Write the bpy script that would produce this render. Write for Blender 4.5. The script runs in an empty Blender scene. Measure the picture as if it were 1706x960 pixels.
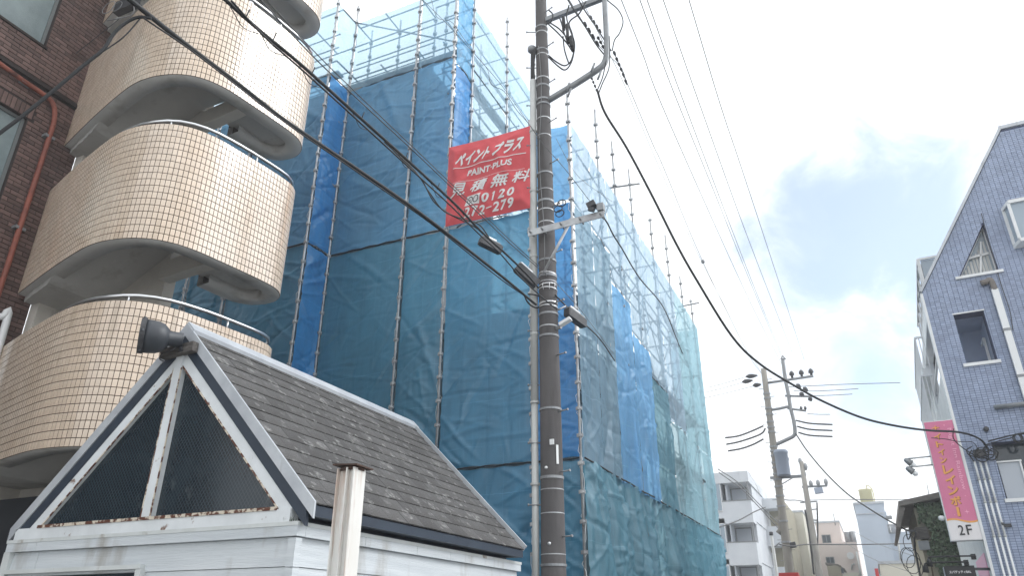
import bpy, bmesh, math, random
import numpy as np
from mathutils import Vector, Matrix, noise
from mathutils.geometry import tessellate_polygon
random.seed(7)
R = math.radians
scn = bpy.context.scene
COL = scn.collection

# ------------------------------------------------------------------ camera
FPX, PIT, ROLL, YAW = 1223.88, 0.43541, 0.0018, 0.43112
CAM = Vector((0, 0, 1.6))
_h = Vector((-math.sin(YAW), math.cos(YAW), 0)); _r = Vector((math.cos(YAW), math.sin(YAW), 0)); _u = Vector((0, 0, 1))
FWD = _h * math.cos(PIT) + _u * math.sin(PIT); _U = -_h * math.sin(PIT) + _u * math.cos(PIT)
RGT = _r * math.cos(ROLL) + _U * math.sin(ROLL); UPV = -_r * math.sin(ROLL) + _U * math.cos(ROLL)
cd = bpy.data.cameras.new('camera'); cam = bpy.data.objects.new('camera', cd); COL.objects.link(cam)
cd.sensor_width = 36; cd.lens = FPX * 36 / 1706; cd.clip_end = 3000; cd.clip_start = 0.05
m = Matrix((RGT, UPV, -FWD)).transposed().to_4x4(); m.translation = CAM
cam.matrix_world = m
scn.camera = cam

# ------------------------------------------------------------------ light and sky
SUN_AZ, SUN_EL = R(64), R(38)
world = bpy.data.worlds.new('World'); scn.world = world; world.use_nodes = True
nt = world.node_tree; nt.nodes.clear()
def N(t, ty, **kw):
    n = t.nodes.new(ty)
    for k, v in kw.items(): setattr(n, k, v)
    return n
w_out = N(nt, 'ShaderNodeOutputWorld')
sky = N(nt, 'ShaderNodeTexSky', sky_type='NISHITA', sun_disc=False, ozone_density=1.0, dust_density=1.0, sun_elevation=SUN_EL, sun_rotation=SUN_AZ)
bg_sky = N(nt, 'ShaderNodeBackground'); bg_sky.inputs['Strength'].default_value = 0.15
nt.links.new(sky.outputs[0], bg_sky.inputs['Color'])
bg_cl = N(nt, 'ShaderNodeBackground'); bg_cl.inputs['Color'].default_value = (0.94, 0.97, 1.0, 1)
bg_cl.inputs['Strength'].default_value = 1.0
CLOUD_K = bg_cl.inputs['Strength']
tc = N(nt, 'ShaderNodeTexCoord')
def vec_in(node, name, val): node.inputs[name].default_value = val
n1 = N(nt, 'ShaderNodeTexNoise'); vec_in(n1, 'Scale', 3.1); vec_in(n1, 'Detail', 7.0); vec_in(n1, 'Roughness', 0.56)
nt.links.new(tc.outputs['Generated'], n1.inputs['Vector'])
def pxdir(x, y): return (FWD + RGT * ((x - 853) / FPX) - UPV * ((y - 480) / FPX)).normalized()
def mth(op, a, b=None, c=None):
    n = N(nt, 'ShaderNodeMath', operation=op)
    for i, v in enumerate((a, b, c)):
        if v is None: continue
        if isinstance(v, (int, float)): n.inputs[i].default_value = v
        else: nt.links.new(v, n.inputs[i])
    return n.outputs[0]
n2 = N(nt, 'ShaderNodeTexNoise'); vec_in(n2, 'Scale', 8.5); vec_in(n2, 'Detail', 8.0); vec_in(n2, 'Roughness', 0.6); vec_in(n2, 'Distortion', 0.5)
nt.links.new(tc.outputs['Generated'], n2.inputs['Vector'])
nsum = mth('MULTIPLY_ADD', n2.outputs['Fac'], 0.72, mth('MULTIPLY', n1.outputs['Fac'], 0.28))
def gap(direction, rad, noise_amt, soft):
    d = N(nt, 'ShaderNodeVectorMath', operation='DISTANCE'); nt.links.new(tc.outputs['Generated'], d.inputs[0])
    d.inputs[1].default_value = direction
    v = mth('MULTIPLY_ADD', nsum, noise_amt, d.outputs['Value'])
    mr = N(nt, 'ShaderNodeMapRange', interpolation_type='SMOOTHSTEP')
    nt.links.new(v, mr.inputs['Value'])
    mr.inputs['From Min'].default_value = rad + noise_amt * 0.5 - soft; mr.inputs['From Max'].default_value = rad + noise_amt * 0.5 + soft
    mr.inputs['To Min'].default_value = 1.0; mr.inputs['To Max'].default_value = 0.0
    return mr.outputs[0]
g = mth('MULTIPLY', gap(pxdir(1400, 380), 0.105, 0.55, 0.10), 0.78)
g2 = mth('MULTIPLY', gap(pxdir(1520, 420), 0.160, 0.60, 0.11), 0.80)
g3 = mth('MULTIPLY', gap(pxdir(860, 60), 0.10, 0.35, 0.10), 0.30)
g4 = mth('MULTIPLY', gap(pxdir(1450, 540), 0.090, 0.50, 0.10), 0.70)
# thin blue breaks elsewhere in the cloud deck
mr = N(nt, 'ShaderNodeMapRange', interpolation_type='SMOOTHSTEP'); nt.links.new(n1.outputs['Fac'], mr.inputs['Value'])
mr.inputs['From Min'].default_value = 0.40; mr.inputs['From Max'].default_value = 0.25; mr.inputs['To Min'].default_value = 0.0; mr.inputs['To Max'].default_value = 0.55
gg = mth('MAXIMUM', mth('MAXIMUM', g, g2), mth('MAXIMUM', mth('MAXIMUM', g3, g4), mr.outputs[0]))
# the cloud deck glares where the veiled sun stands behind it
gd = N(nt, 'ShaderNodeVectorMath', operation='DOT_PRODUCT'); nt.links.new(tc.outputs['Generated'], gd.inputs[0])
gd.inputs[1].default_value = (math.sin(SUN_AZ) * math.cos(SUN_EL), math.cos(SUN_AZ) * math.cos(SUN_EL), math.sin(SUN_EL))
gp = mth('POWER', mth('MAXIMUM', gd.outputs['Value'], 0.0), 12.0)
nt.links.new(mth('MULTIPLY_ADD', gp, 2.7, mth('MULTIPLY_ADD', n1.outputs['Fac'], 0.45, 0.82)), CLOUD_K)
mix = N(nt, 'ShaderNodeMixShader'); nt.links.new(gg, mix.inputs[0]); nt.links.new(bg_cl.outputs[0], mix.inputs[1]); nt.links.new(bg_sky.outputs[0], mix.inputs[2])
nt.links.new(mix.outputs[0], w_out.inputs['Surface'])
sl = bpy.data.lights.new('sun', 'SUN'); sl.energy = 0.5; sl.angle = R(14); sl.color = (1.0, 0.98, 0.95)
so = bpy.data.objects.new('sun', sl); COL.objects.link(so)
sd = Vector((math.sin(SUN_AZ) * math.cos(SUN_EL), math.cos(SUN_AZ) * math.cos(SUN_EL), math.sin(SUN_EL)))
so.rotation_euler = sd.to_track_quat('Z', 'Y').to_euler()
so.location = (20, 10, 40)
vs = scn.view_settings
vs.view_transform = 'Standard'; vs.look = 'None'; vs.gamma = 1; vs.exposure = 0.62; vs.use_curve_mapping = False
scn.cycles.max_bounces = 8; scn.cycles.transparent_max_bounces = 24; scn.cycles.diffuse_bounces = 4

# ------------------------------------------------------------------ pixel -> point helpers
def ray(x, y): return FWD + RGT * ((x - 853) / FPX) - UPV * ((y - 480) / FPX)
def PY(x, y, Y): d = ray(x, y); return CAM + d * ((Y - CAM.y) / d.y)
def PX(x, y, X): d = ray(x, y); return CAM + d * ((X - CAM.x) / d.x)
def PZ(x, y, Z): d = ray(x, y); return CAM + d * ((Z - CAM.z) / d.z)
def PROJ(p):
    v = Vector(p) - CAM; k = v.dot(FWD)
    return 853 + FPX * v.dot(RGT) / k, 480 - FPX * v.dot(UPV) / k, k

# ------------------------------------------------------------------ materials
def srgb(r, g, b):
    f = lambda c: ((c / 255 + 0.055) / 1.055) ** 2.4 if c > 10 else c / 255 / 12.92
    return (f(r), f(g), f(b), 1)
def setup(name):
    mt = bpy.data.materials.new(name); mt.use_nodes = True
    t = mt.node_tree; t.nodes.clear()
    o = N(t, 'ShaderNodeOutputMaterial'); b = N(t, 'ShaderNodeBsdfPrincipled'); t.links.new(b.outputs[0], o.inputs['Surface'])
    return mt, t, b, o
def mixc(t, fac, a, b, mode='MIX'):
    n = N(t, 'ShaderNodeMix', data_type='RGBA', blend_type=mode)
    for s, v in ((0, fac), (6, a), (7, b)):
        if isinstance(v, (int, float)): n.inputs[s].default_value = v
        elif isinstance(v, tuple): n.inputs[s].default_value = v
        else: t.links.new(v, n.inputs[s])
    return n.outputs[2]
def noise_fac(t, scale, detail=5, rough=0.6, lo=0.35, hi=0.65, stretch=None, coord='Object'):
    c = N(t, 'ShaderNodeTexCoord'); v = c.outputs[coord]
    if stretch:
        mp = N(t, 'ShaderNodeMapping'); mp.inputs['Scale'].default_value = stretch; t.links.new(v, mp.inputs[0]); v = mp.outputs[0]
    n = N(t, 'ShaderNodeTexNoise'); n.inputs['Scale'].default_value = scale; n.inputs['Detail'].default_value = detail; n.inputs['Roughness'].default_value = rough
    t.links.new(v, n.inputs['Vector'])
    r = N(t, 'ShaderNodeMapRange'); t.links.new(n.outputs['Fac'], r.inputs['Value'])
    r.inputs['From Min'].default_value = lo; r.inputs['From Max'].default_value = hi
    return r.outputs[0]
def bump(t, b, h, strength, dist):
    n = N(t, 'ShaderNodeBump'); n.inputs['Strength'].default_value = strength; n.inputs['Distance'].default_value = dist
    t.links.new(h, n.inputs['Height']); t.links.new(n.outputs[0], b.inputs['Normal'])
def mat(name, c, rough=0.7, metal=0.0, c2=None, nscale=4, stretch=None, lo=0.35, hi=0.65, bmp=0.0, bscale=30, bstretch=None, spec=0.5,
        dirt=None, dscale=3, dlo=0.55, dhi=0.75, dstretch=(1, 1, 0.25), rnd=0.0):
    mt, t, b, o = setup(name)
    col = c
    if c2: col = mixc(t, noise_fac(t, nscale, lo=lo, hi=hi, stretch=stretch), c, c2)
    if rnd:
        gi = N(t, 'ShaderNodeNewGeometry'); oi = N(t, 'ShaderNodeObjectInfo')
        a = N(t, 'ShaderNodeMath', operation='ADD'); t.links.new(gi.outputs['Random Per Island'], a.inputs[0]); t.links.new(oi.outputs['Random'], a.inputs[1])
        fr = N(t, 'ShaderNodeMath', operation='FRACT'); t.links.new(a.outputs[0], fr.inputs[0])
        mr = N(t, 'ShaderNodeMapRange'); t.links.new(fr.outputs[0], mr.inputs['Value']); mr.inputs['To Min'].default_value = 1 - rnd; mr.inputs['To Max'].default_value = 1 + rnd
        cb = N(t, 'ShaderNodeCombineColor'); [t.links.new(mr.outputs[0], cb.inputs[i]) for i in range(3)]
        col = mixc(t, 1.0, col, cb.outputs[0], 'MULTIPLY')
    if dirt: col = mixc(t, noise_fac(t, dscale, lo=dlo, hi=dhi, stretch=dstretch, detail=8), col, dirt)
    if isinstance(col, tuple): b.inputs['Base Color'].default_value = col
    else: t.links.new(col, b.inputs['Base Color'])
    b.inputs['Roughness'].default_value = rough; b.inputs['Metallic'].default_value = metal; b.inputs['Specular IOR Level'].default_value = spec
    if bmp: bump(t, b, noise_fac(t, bscale, lo=0, hi=1, stretch=bstretch), bmp, 0.01)
    return mt
def sheet_lines(t):
    """fine pale fold and selvedge lines of the cloth: along the run of the wall and up it"""
    tcn = N(t, 'ShaderNodeTexCoord'); sp = N(t, 'ShaderNodeSeparateXYZ'); t.links.new(tcn.outputs['Object'], sp.inputs[0])
    nz = N(t, 'ShaderNodeTexNoise'); nz.inputs['Scale'].default_value = 1.1; nz.inputs['Detail'].default_value = 3; t.links.new(tcn.outputs['Object'], nz.inputs['Vector'])
    def M_(op, x, y=None, z=None):
        n = N(t, 'ShaderNodeMath', operation=op)
        for i, v in enumerate((x, y, z)):
            if v is None: continue
            if isinstance(v, (int, float)): n.inputs[i].default_value = v
            else: t.links.new(v, n.inputs[i])
        return n.outputs[0]
    s = M_('ADD', sp.outputs[0], sp.outputs[1]); out = None
    for v, per, wob, wd, am in ((s, 0.31, 0.05, 0.022, 0.45), (sp.outputs[2], 0.86, 0.10, 0.012, 0.75), (sp.outputs[2], 0.23, 0.07, 0.022, 0.22)):
        w = M_('MULTIPLY_ADD', nz.outputs['Fac'], wob / per * 2, M_('DIVIDE', v, per))
        k = M_('ABSOLUTE', M_('SUBTRACT', M_('FRACT', w), 0.5))
        mr = N(t, 'ShaderNodeMapRange'); t.links.new(k, mr.inputs['Value']); mr.inputs['From Min'].default_value = wd; mr.inputs['From Max'].default_value = 0.0; mr.inputs['To Max'].default_value = am
        out = mr.outputs[0] if out is None else M_('MAXIMUM', out, mr.outputs[0])
    return M_('MULTIPLY', out, noise_fac(t, 2.3, lo=0.38, hi=0.62, detail=4))
def sheet_mat(name, col, holes, tint, trans=0.5, crease=0.6, stretch=(1, 1, 1)):
    """woven scaffold mesh: threads (diffuse and translucent) with open holes between them"""
    mt, t, b, o = setup(name); t.nodes.remove(b)
    f = noise_fac(t, 0.9, lo=0.3, hi=0.7, detail=3); f2 = noise_fac(t, 3.2, detail=9, lo=0.35, hi=0.65, rough=0.7, stretch=(1, 1, 0.35))
    c = mixc(t, f, col, tuple([v * 0.84 for v in col[:3]] + [1])); c = mixc(t, f2, c, tuple([min(1, v * 1.14) for v in col[:3]] + [1]))
    ln = sheet_lines(t); c = mixc(t, ln, c, tuple([min(1, v * 1.5 + 0.05) for v in col[:3]] + [1]))
    d = N(t, 'ShaderNodeBsdfDiffuse'); tr = N(t, 'ShaderNodeBsdfTranslucent'); gl = N(t, 'ShaderNodeBsdfGlossy'); gl.inputs['Roughness'].default_value = 0.42
    gl.inputs['Color'].default_value = (0.8, 0.9, 1, 1)
    t.links.new(c, d.inputs[0]); t.links.new(c, tr.inputs[0])
    # sharp packet creases and crumples
    tcn = N(t, 'ShaderNodeTexCoord'); mp = N(t, 'ShaderNodeMapping'); mp.inputs['Scale'].default_value = stretch; t.links.new(tcn.outputs['Object'], mp.inputs[0])
    hs = []
    for sc, w, dm in ((1.1, 1.0, 2.0), (3.0, 0.45, 3.0)):
        rn = N(t, 'ShaderNodeTexNoise', noise_type='RIDGED_MULTIFRACTAL', normalize=True); t.links.new(mp.outputs[0], rn.inputs['Vector'])
        rn.inputs['Scale'].default_value = sc; rn.inputs['Detail'].default_value = dm; rn.inputs['Roughness'].default_value = 0.45; rn.inputs['Distortion'].default_value = 0.6
        pw = N(t, 'ShaderNodeMath', operation='POWER'); t.links.new(rn.outputs['Fac'], pw.inputs[0]); pw.inputs[1].default_value = 2.2
        ml = N(t, 'ShaderNodeMath', operation='MULTIPLY'); t.links.new(pw.outputs[0], ml.inputs[0]); ml.inputs[1].default_value = w; hs.append(ml.outputs[0])
    ad = N(t, 'ShaderNodeMath', operation='ADD'); t.links.new(hs[0], ad.inputs[0]); t.links.new(hs[1], ad.inputs[1])
    bn = N(t, 'ShaderNodeBump'); bn.inputs['Strength'].default_value = crease; bn.inputs['Distance'].default_value = 0.05
    t.links.new(ad.outputs[0], bn.inputs['Height'])
    for s in (d, tr, gl): t.links.new(bn.outputs[0], s.inputs['Normal'])
    m1 = N(t, 'ShaderNodeMixShader'); m1.inputs[0].default_value = trans; t.links.new(d.outputs[0], m1.inputs[1]); t.links.new(tr.outputs[0], m1.inputs[2])
    m2 = N(t, 'ShaderNodeMixShader'); m2.inputs[0].default_value = 0.07; t.links.new(m1.outputs[0], m2.inputs[1]); t.links.new(gl.outputs[0], m2.inputs[2])
    tp = N(t, 'ShaderNodeBsdfTransparent'); tp.inputs[0].default_value = tint
    m3 = N(t, 'ShaderNodeMixShader'); m3.inputs[0].default_value = holes; t.links.new(m2.outputs[0], m3.inputs[1]); t.links.new(tp.outputs[0], m3.inputs[2])
    t.links.new(m3.outputs[0], o.inputs['Surface'])
    return mt
def glass_mat(name, col, rough=0.05, alpha=0.0):
    mt, t, b, o = setup(name); b.inputs['Base Color'].default_value = col; b.inputs['Roughness'].default_value = rough; b.inputs['Specular IOR Level'].default_value = 0.6
    return mt

M = {}
M['asphalt'] = mat('asphalt', (0.05, 0.05, 0.052, 1), 0.9, c2=(0.07, 0.07, 0.07, 1), bmp=0.3, bscale=120)
M['pave'] = mat('pavement', (0.34, 0.34, 0.33, 1), 0.9, c2=(0.28, 0.28, 0.27, 1))
M['line'] = mat('road_paint', (0.75, 0.75, 0.74, 1), 0.8, c2=(0.5, 0.5, 0.5, 1))
M['brick'] = mat('brick', srgb(114, 90, 83), 0.75, c2=srgb(95, 75, 71), nscale=2, rnd=0.3, dirt=srgb(42, 36, 36), dscale=1.1, dlo=0.52, dhi=0.72, dstretch=(1, 1, 0.5), bmp=0.25, bscale=60)
M['mortar'] = mat('mortar', srgb(52, 44, 42), 0.95)
M['tile'] = mat('beige_glazed_tile', srgb(219, 201, 182), 0.2, rnd=0.07, c2=srgb(211, 190, 168), nscale=1.5, bmp=0.05, bscale=25, spec=0.6, dirt=srgb(164, 146, 124), dscale=2.0, dlo=0.58, dhi=0.85, dstretch=(2.2, 2.2, 0.22))
_tb = next(n for n in M['tile'].node_tree.nodes if n.type == 'BSDF_PRINCIPLED'); _tb.inputs['Coat Weight'].default_value = 0.6; _tb.inputs['Coat Roughness'].default_value = 0.10
M['grout'] = mat('dark_grout', srgb(58, 44, 37), 0.95)
M['plaster'] = mat('grey_plaster', srgb(196, 194, 190), 0.9, c2=srgb(182, 180, 176), nscale=1.2, dirt=srgb(132, 124, 114), dscale=1.6, dlo=0.55, dhi=0.8, dstretch=(1, 1, 1), bmp=0.15, bscale=18)
M['plaster_light'] = mat('light_plaster', srgb(212, 207, 198), 0.9, c2=srgb(200, 194, 185), nscale=1.4, dirt=srgb(120, 110, 98), dlo=0.6, dhi=0.85)
M['steel'] = mat('stainless', (0.72, 0.73, 0.74, 1), 0.28, 0.9)
M['galv'] = mat('galvanised_tube', (0.50, 0.52, 0.53, 1), 0.5, 0.6, c2=(0.30, 0.30, 0.31, 1), nscale=3, stretch=(1, 1, 1.5), dirt=(0.14, 0.10, 0.08, 1), dlo=0.62, dhi=0.7, dstretch=(3, 3, 1.5))
M['galv_dark'] = mat('grey_steel', (0.23, 0.24, 0.25, 1), 0.55, 0.5, c2=(0.30, 0.31, 0.32, 1), nscale=5)
M['pipe_rust'] = mat('rust_red_pipe', srgb(150, 84, 66), 0.6, c2=srgb(118, 64, 52), nscale=4, dirt=srgb(80, 48, 42), dlo=0.6, dhi=0.7)
M['win_frame'] = mat('aluminium_frame', srgb(120, 124, 124), 0.5, 0.4)
M['frost'] = mat('frosted_glass', srgb(128, 142, 144), 0.35, c2=srgb(112, 126, 128), nscale=3, bmp=0.5, bscale=70, spec=0.6)
M['teal'] = sheet_mat('teal_mesh_sheet', srgb(80, 148, 184), 0.13, srgb(130, 190, 215), 0.42, 0.9)
M['teal2'] = sheet_mat('dark_teal_mesh_sheet', srgb(74, 138, 168), 0.12, srgb(130, 185, 205), 0.38, 0.9)
M['blue'] = sheet_mat('blue_mesh_sheet', srgb(104, 168, 208), 0.30, srgb(150, 205, 238), 0.45, 0.8)
M['vivid'] = sheet_mat('vivid_blue_sheet', srgb(58, 146, 212), 0.14, srgb(110, 190, 248), 0.5, 0.8, stretch=(1, 1, 0.4))
M['thin'] = sheet_mat('skylit_blue_mesh_sheet', srgb(172, 208, 230), 0.52, srgb(222, 242, 250), 0.6, 0.8)  # same cloth as the blue sheets; sky backlight put into paler colour and clarity
M['pale'] = sheet_mat('pale_blue_mesh_sheet', srgb(176, 202, 220), 0.34, srgb(225, 240, 248), 0.6, 1.0)
M['grey_sheet'] = sheet_mat('grey_blue_mesh_sheet', srgb(132, 164, 182), 0.16, srgb(195, 222, 232), 0.5, 1.0)
M['sea'] = sheet_mat('pale_teal_mesh_sheet', srgb(100, 152, 170), 0.14, srgb(190, 226, 230), 0.5, 1.0)
M['sea_thin'] = sheet_mat('thin_pale_teal_mesh_sheet', srgb(164, 200, 212), 0.33, srgb(220, 240, 242), 0.6, 1.0)
M['brightblue'] = sheet_mat('bright_blue_sheet', srgb(124, 188, 236), 0.12, srgb(160, 215, 250), 0.55, 1.0, stretch=(1.6, 1.6, 0.3))
M['concrete'] = mat('concrete', (0.27, 0.27, 0.27, 1), 0.9, c2=(0.21, 0.21, 0.21, 1), nscale=1.2, dirt=(0.16, 0.16, 0.15, 1))
M['pole'] = mat('dark_concrete_pole', srgb(94, 91, 91), 0.9, c2=srgb(78, 76, 77), nscale=3, stretch=(1, 1, 0.2), dirt=srgb(66, 62, 60), dscale=5, dlo=0.52, dhi=0.72, dstretch=(1, 1, 0.12), bmp=0.25, bscale=60)
M['pvc'] = mat('grey_conduit', srgb(190, 192, 190), 0.5, c2=srgb(176, 178, 176), nscale=2, dirt=srgb(128, 126, 120), dlo=0.62, dhi=0.78)
M['black'] = mat('black_rubber', (0.010, 0.011, 0.013, 1), 0.6)
M['wire'] = mat('wire', (0.05, 0.052, 0.055, 1), 0.5)
M['wire_grey'] = mat('grey_wire', (0.20, 0.205, 0.21, 1), 0.5)
M['blackbox'] = mat('black_plastic', (0.025, 0.026, 0.03, 1), 0.5, c2=(0.05, 0.05, 0.055, 1), nscale=8)
M['white_plastic'] = mat('white_plastic', (0.75, 0.76, 0.76, 1), 0.4)
M['red'] = mat('red_banner_cloth', srgb(214, 86, 92), 0.8, c2=srgb(198, 74, 80), nscale=2.4, bmp=1.0, bscale=5)
M['bletter'] = mat('white_print', (0.78, 0.77, 0.77, 1), 0.85, c2=(0.68, 0.67, 0.67, 1), nscale=10)
M['siding'] = mat('white_siding', srgb(208, 213, 216), 0.6, c2=srgb(192, 198, 202), nscale=2, stretch=(0.4, 0.4, 8), dirt=srgb(140, 132, 120), dscale=2.2, dlo=0.55, dhi=0.82, dstretch=(1.2, 1.2, 0.35), bmp=0.5, bscale=55, bstretch=(0.12, 0.12, 3))
M['trim'] = mat('white_trim', srgb(206, 210, 210), 0.5, c2=srgb(190, 194, 192), nscale=3, dirt=srgb(122, 104, 84), dscale=4.5, dlo=0.60, dhi=0.74, dstretch=(1, 1, 0.6))
M['frame_white'] = mat('rusting_white_frame', srgb(220, 224, 226), 0.5, c2=srgb(206, 210, 212), nscale=4, dirt=srgb(112, 78, 56), dscale=6, dlo=0.64, dhi=0.70, dstretch=(1, 1, 1))
M['rustline'] = mat('flaking_rust', srgb(92, 56, 42), 0.9, c2=srgb(206, 196, 180), nscale=13, lo=0.48, hi=0.54)
M['rusty_post'] = mat('rust_stained_white_post', srgb(220, 219, 215), 0.6, c2=srgb(208, 202, 192), nscale=5, stretch=(1, 1, 0.15), dirt=srgb(156, 104, 62), dscale=9, dlo=0.50, dhi=0.64, dstretch=(1, 1, 0.10))
M['rust'] = mat('rust', srgb(84, 62, 52), 0.9, c2=srgb(60, 48, 44), nscale=20)
M['verge'] = mat('grey_verge_metal', srgb(190, 194, 198), 0.45, 0.2, c2=srgb(170, 174, 180), nscale=3, dirt=srgb(118, 114, 110), dlo=0.62, dhi=0.8)
M['navy'] = mat('navy_trim', srgb(44, 56, 70), 0.5, c2=srgb(36, 46, 60), nscale=4)
M['lampbody'] = mat('grey_black_lamp', srgb(56, 60, 66), 0.45, c2=srgb(48, 52, 58), nscale=6)
M['wood'] = mat('weathered_wood', srgb(98, 94, 90), 0.9, c2=srgb(66, 62, 60), nscale=6, stretch=(1, 8, 8), bmp=0.5, bscale=25, bstretch=(1, 6, 6))
M['bluetile'] = mat('blue_grey_tile', srgb(150, 162, 186), 0.4, rnd=0.12, c2=srgb(138, 150, 174), nscale=0.8)
M['bluegrout'] = mat('tile_joint', srgb(72, 80, 108), 0.95)
M['white'] = mat('white_paint', (0.78, 0.79, 0.79, 1), 0.7, c2=(0.70, 0.71, 0.71, 1), nscale=1.5, dirt=(0.52, 0.52, 0.5, 1), dlo=0.6, dhi=0.85)
M['offwhite'] = mat('off_white_wall', srgb(208, 212, 216), 0.8, c2=srgb(196, 200, 206), nscale=0.8, dirt=srgb(160, 162, 166), dscale=0.9, dlo=0.58, dhi=0.85)
M['cream'] = mat('cream_wall', srgb(214, 210, 196), 0.85, c2=srgb(204, 200, 186), nscale=0.6, dirt=srgb(170, 164, 150), dscale=0.8, dlo=0.58, dhi=0.85)
M['pinkish'] = mat('pinkish_beige_wall', srgb(222, 210, 204), 0.85, c2=srgb(212, 200, 194), nscale=0.5, dirt=srgb(180, 168, 160), dscale=0.7, dlo=0.58, dhi=0.85)
M['paleblue'] = mat('pale_grey_blue_wall', srgb(186, 196, 208), 0.85, c2=srgb(176, 186, 198), nscale=0.5, dirt=srgb(150, 156, 166), dscale=0.7, dlo=0.55, dhi=0.85)
M['olive'] = mat('olive_beige_wall', srgb(160, 154, 134), 0.85, c2=srgb(148, 142, 124), nscale=1)
M['tank'] = mat('yellowed_tank', srgb(214, 208, 172), 0.6, c2=srgb(204, 198, 160), nscale=2)
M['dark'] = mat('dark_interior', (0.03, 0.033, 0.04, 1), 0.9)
M['dglass'] = glass_mat('dark_window_glass', (0.03, 0.045, 0.06, 1), 0.08)
M['pglass'] = glass_mat('pale_window_glass', srgb(150, 164, 176), 0.15)
M['curtain'] = mat('curtain', srgb(214, 214, 210), 0.9, c2=srgb(186, 188, 186), nscale=3, stretch=(8, 8, 0.3))
M['shutter'] = mat('grey_shutter', srgb(176, 182, 190), 0.6)
M['pink'] = mat('pink_sign_face', srgb(212, 122, 154), 0.5, c2=srgb(204, 112, 146), nscale=1.0)
M['orange'] = mat('orange_letter', srgb(228, 160, 78), 0.4)
M['orange_edge'] = mat('brown_letter_edge', srgb(150, 84, 50), 0.5)
M['sign_white'] = mat('sign_white', srgb(226, 222, 222), 0.5)
M['script'] = mat('pale_pink_script', srgb(240, 176, 200), 0.5)
M['ink'] = mat('black_ink', (0.02, 0.02, 0.022, 1), 0.6)
M['roofgrey'] = mat('grey_roof', srgb(128, 122, 116), 0.85, c2=srgb(108, 102, 98), nscale=4)
M['leaf'] = mat('leaf', (0.075, 0.12, 0.06, 1), 0.6, c2=(0.11, 0.15, 0.085, 1), nscale=3, rnd=0.35)
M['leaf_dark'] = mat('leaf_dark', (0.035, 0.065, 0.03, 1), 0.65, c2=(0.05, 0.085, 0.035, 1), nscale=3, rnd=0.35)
M['bark'] = mat('bark', (0.12, 0.09, 0.06, 1), 0.9)
M['farpole'] = mat('far_concrete_pole', srgb(146, 142, 134), 0.9, c2=srgb(126, 122, 116), nscale=2, stretch=(1, 1, 0.3))
M['transformer'] = mat('grey_blue_transformer', srgb(140, 150, 166), 0.5)
M['redpaint'] = mat('red_paint', srgb(190, 50, 52), 0.6)
M['rail_white'] = mat('white_railing', (0.72, 0.73, 0.74, 1), 0.5)
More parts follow.
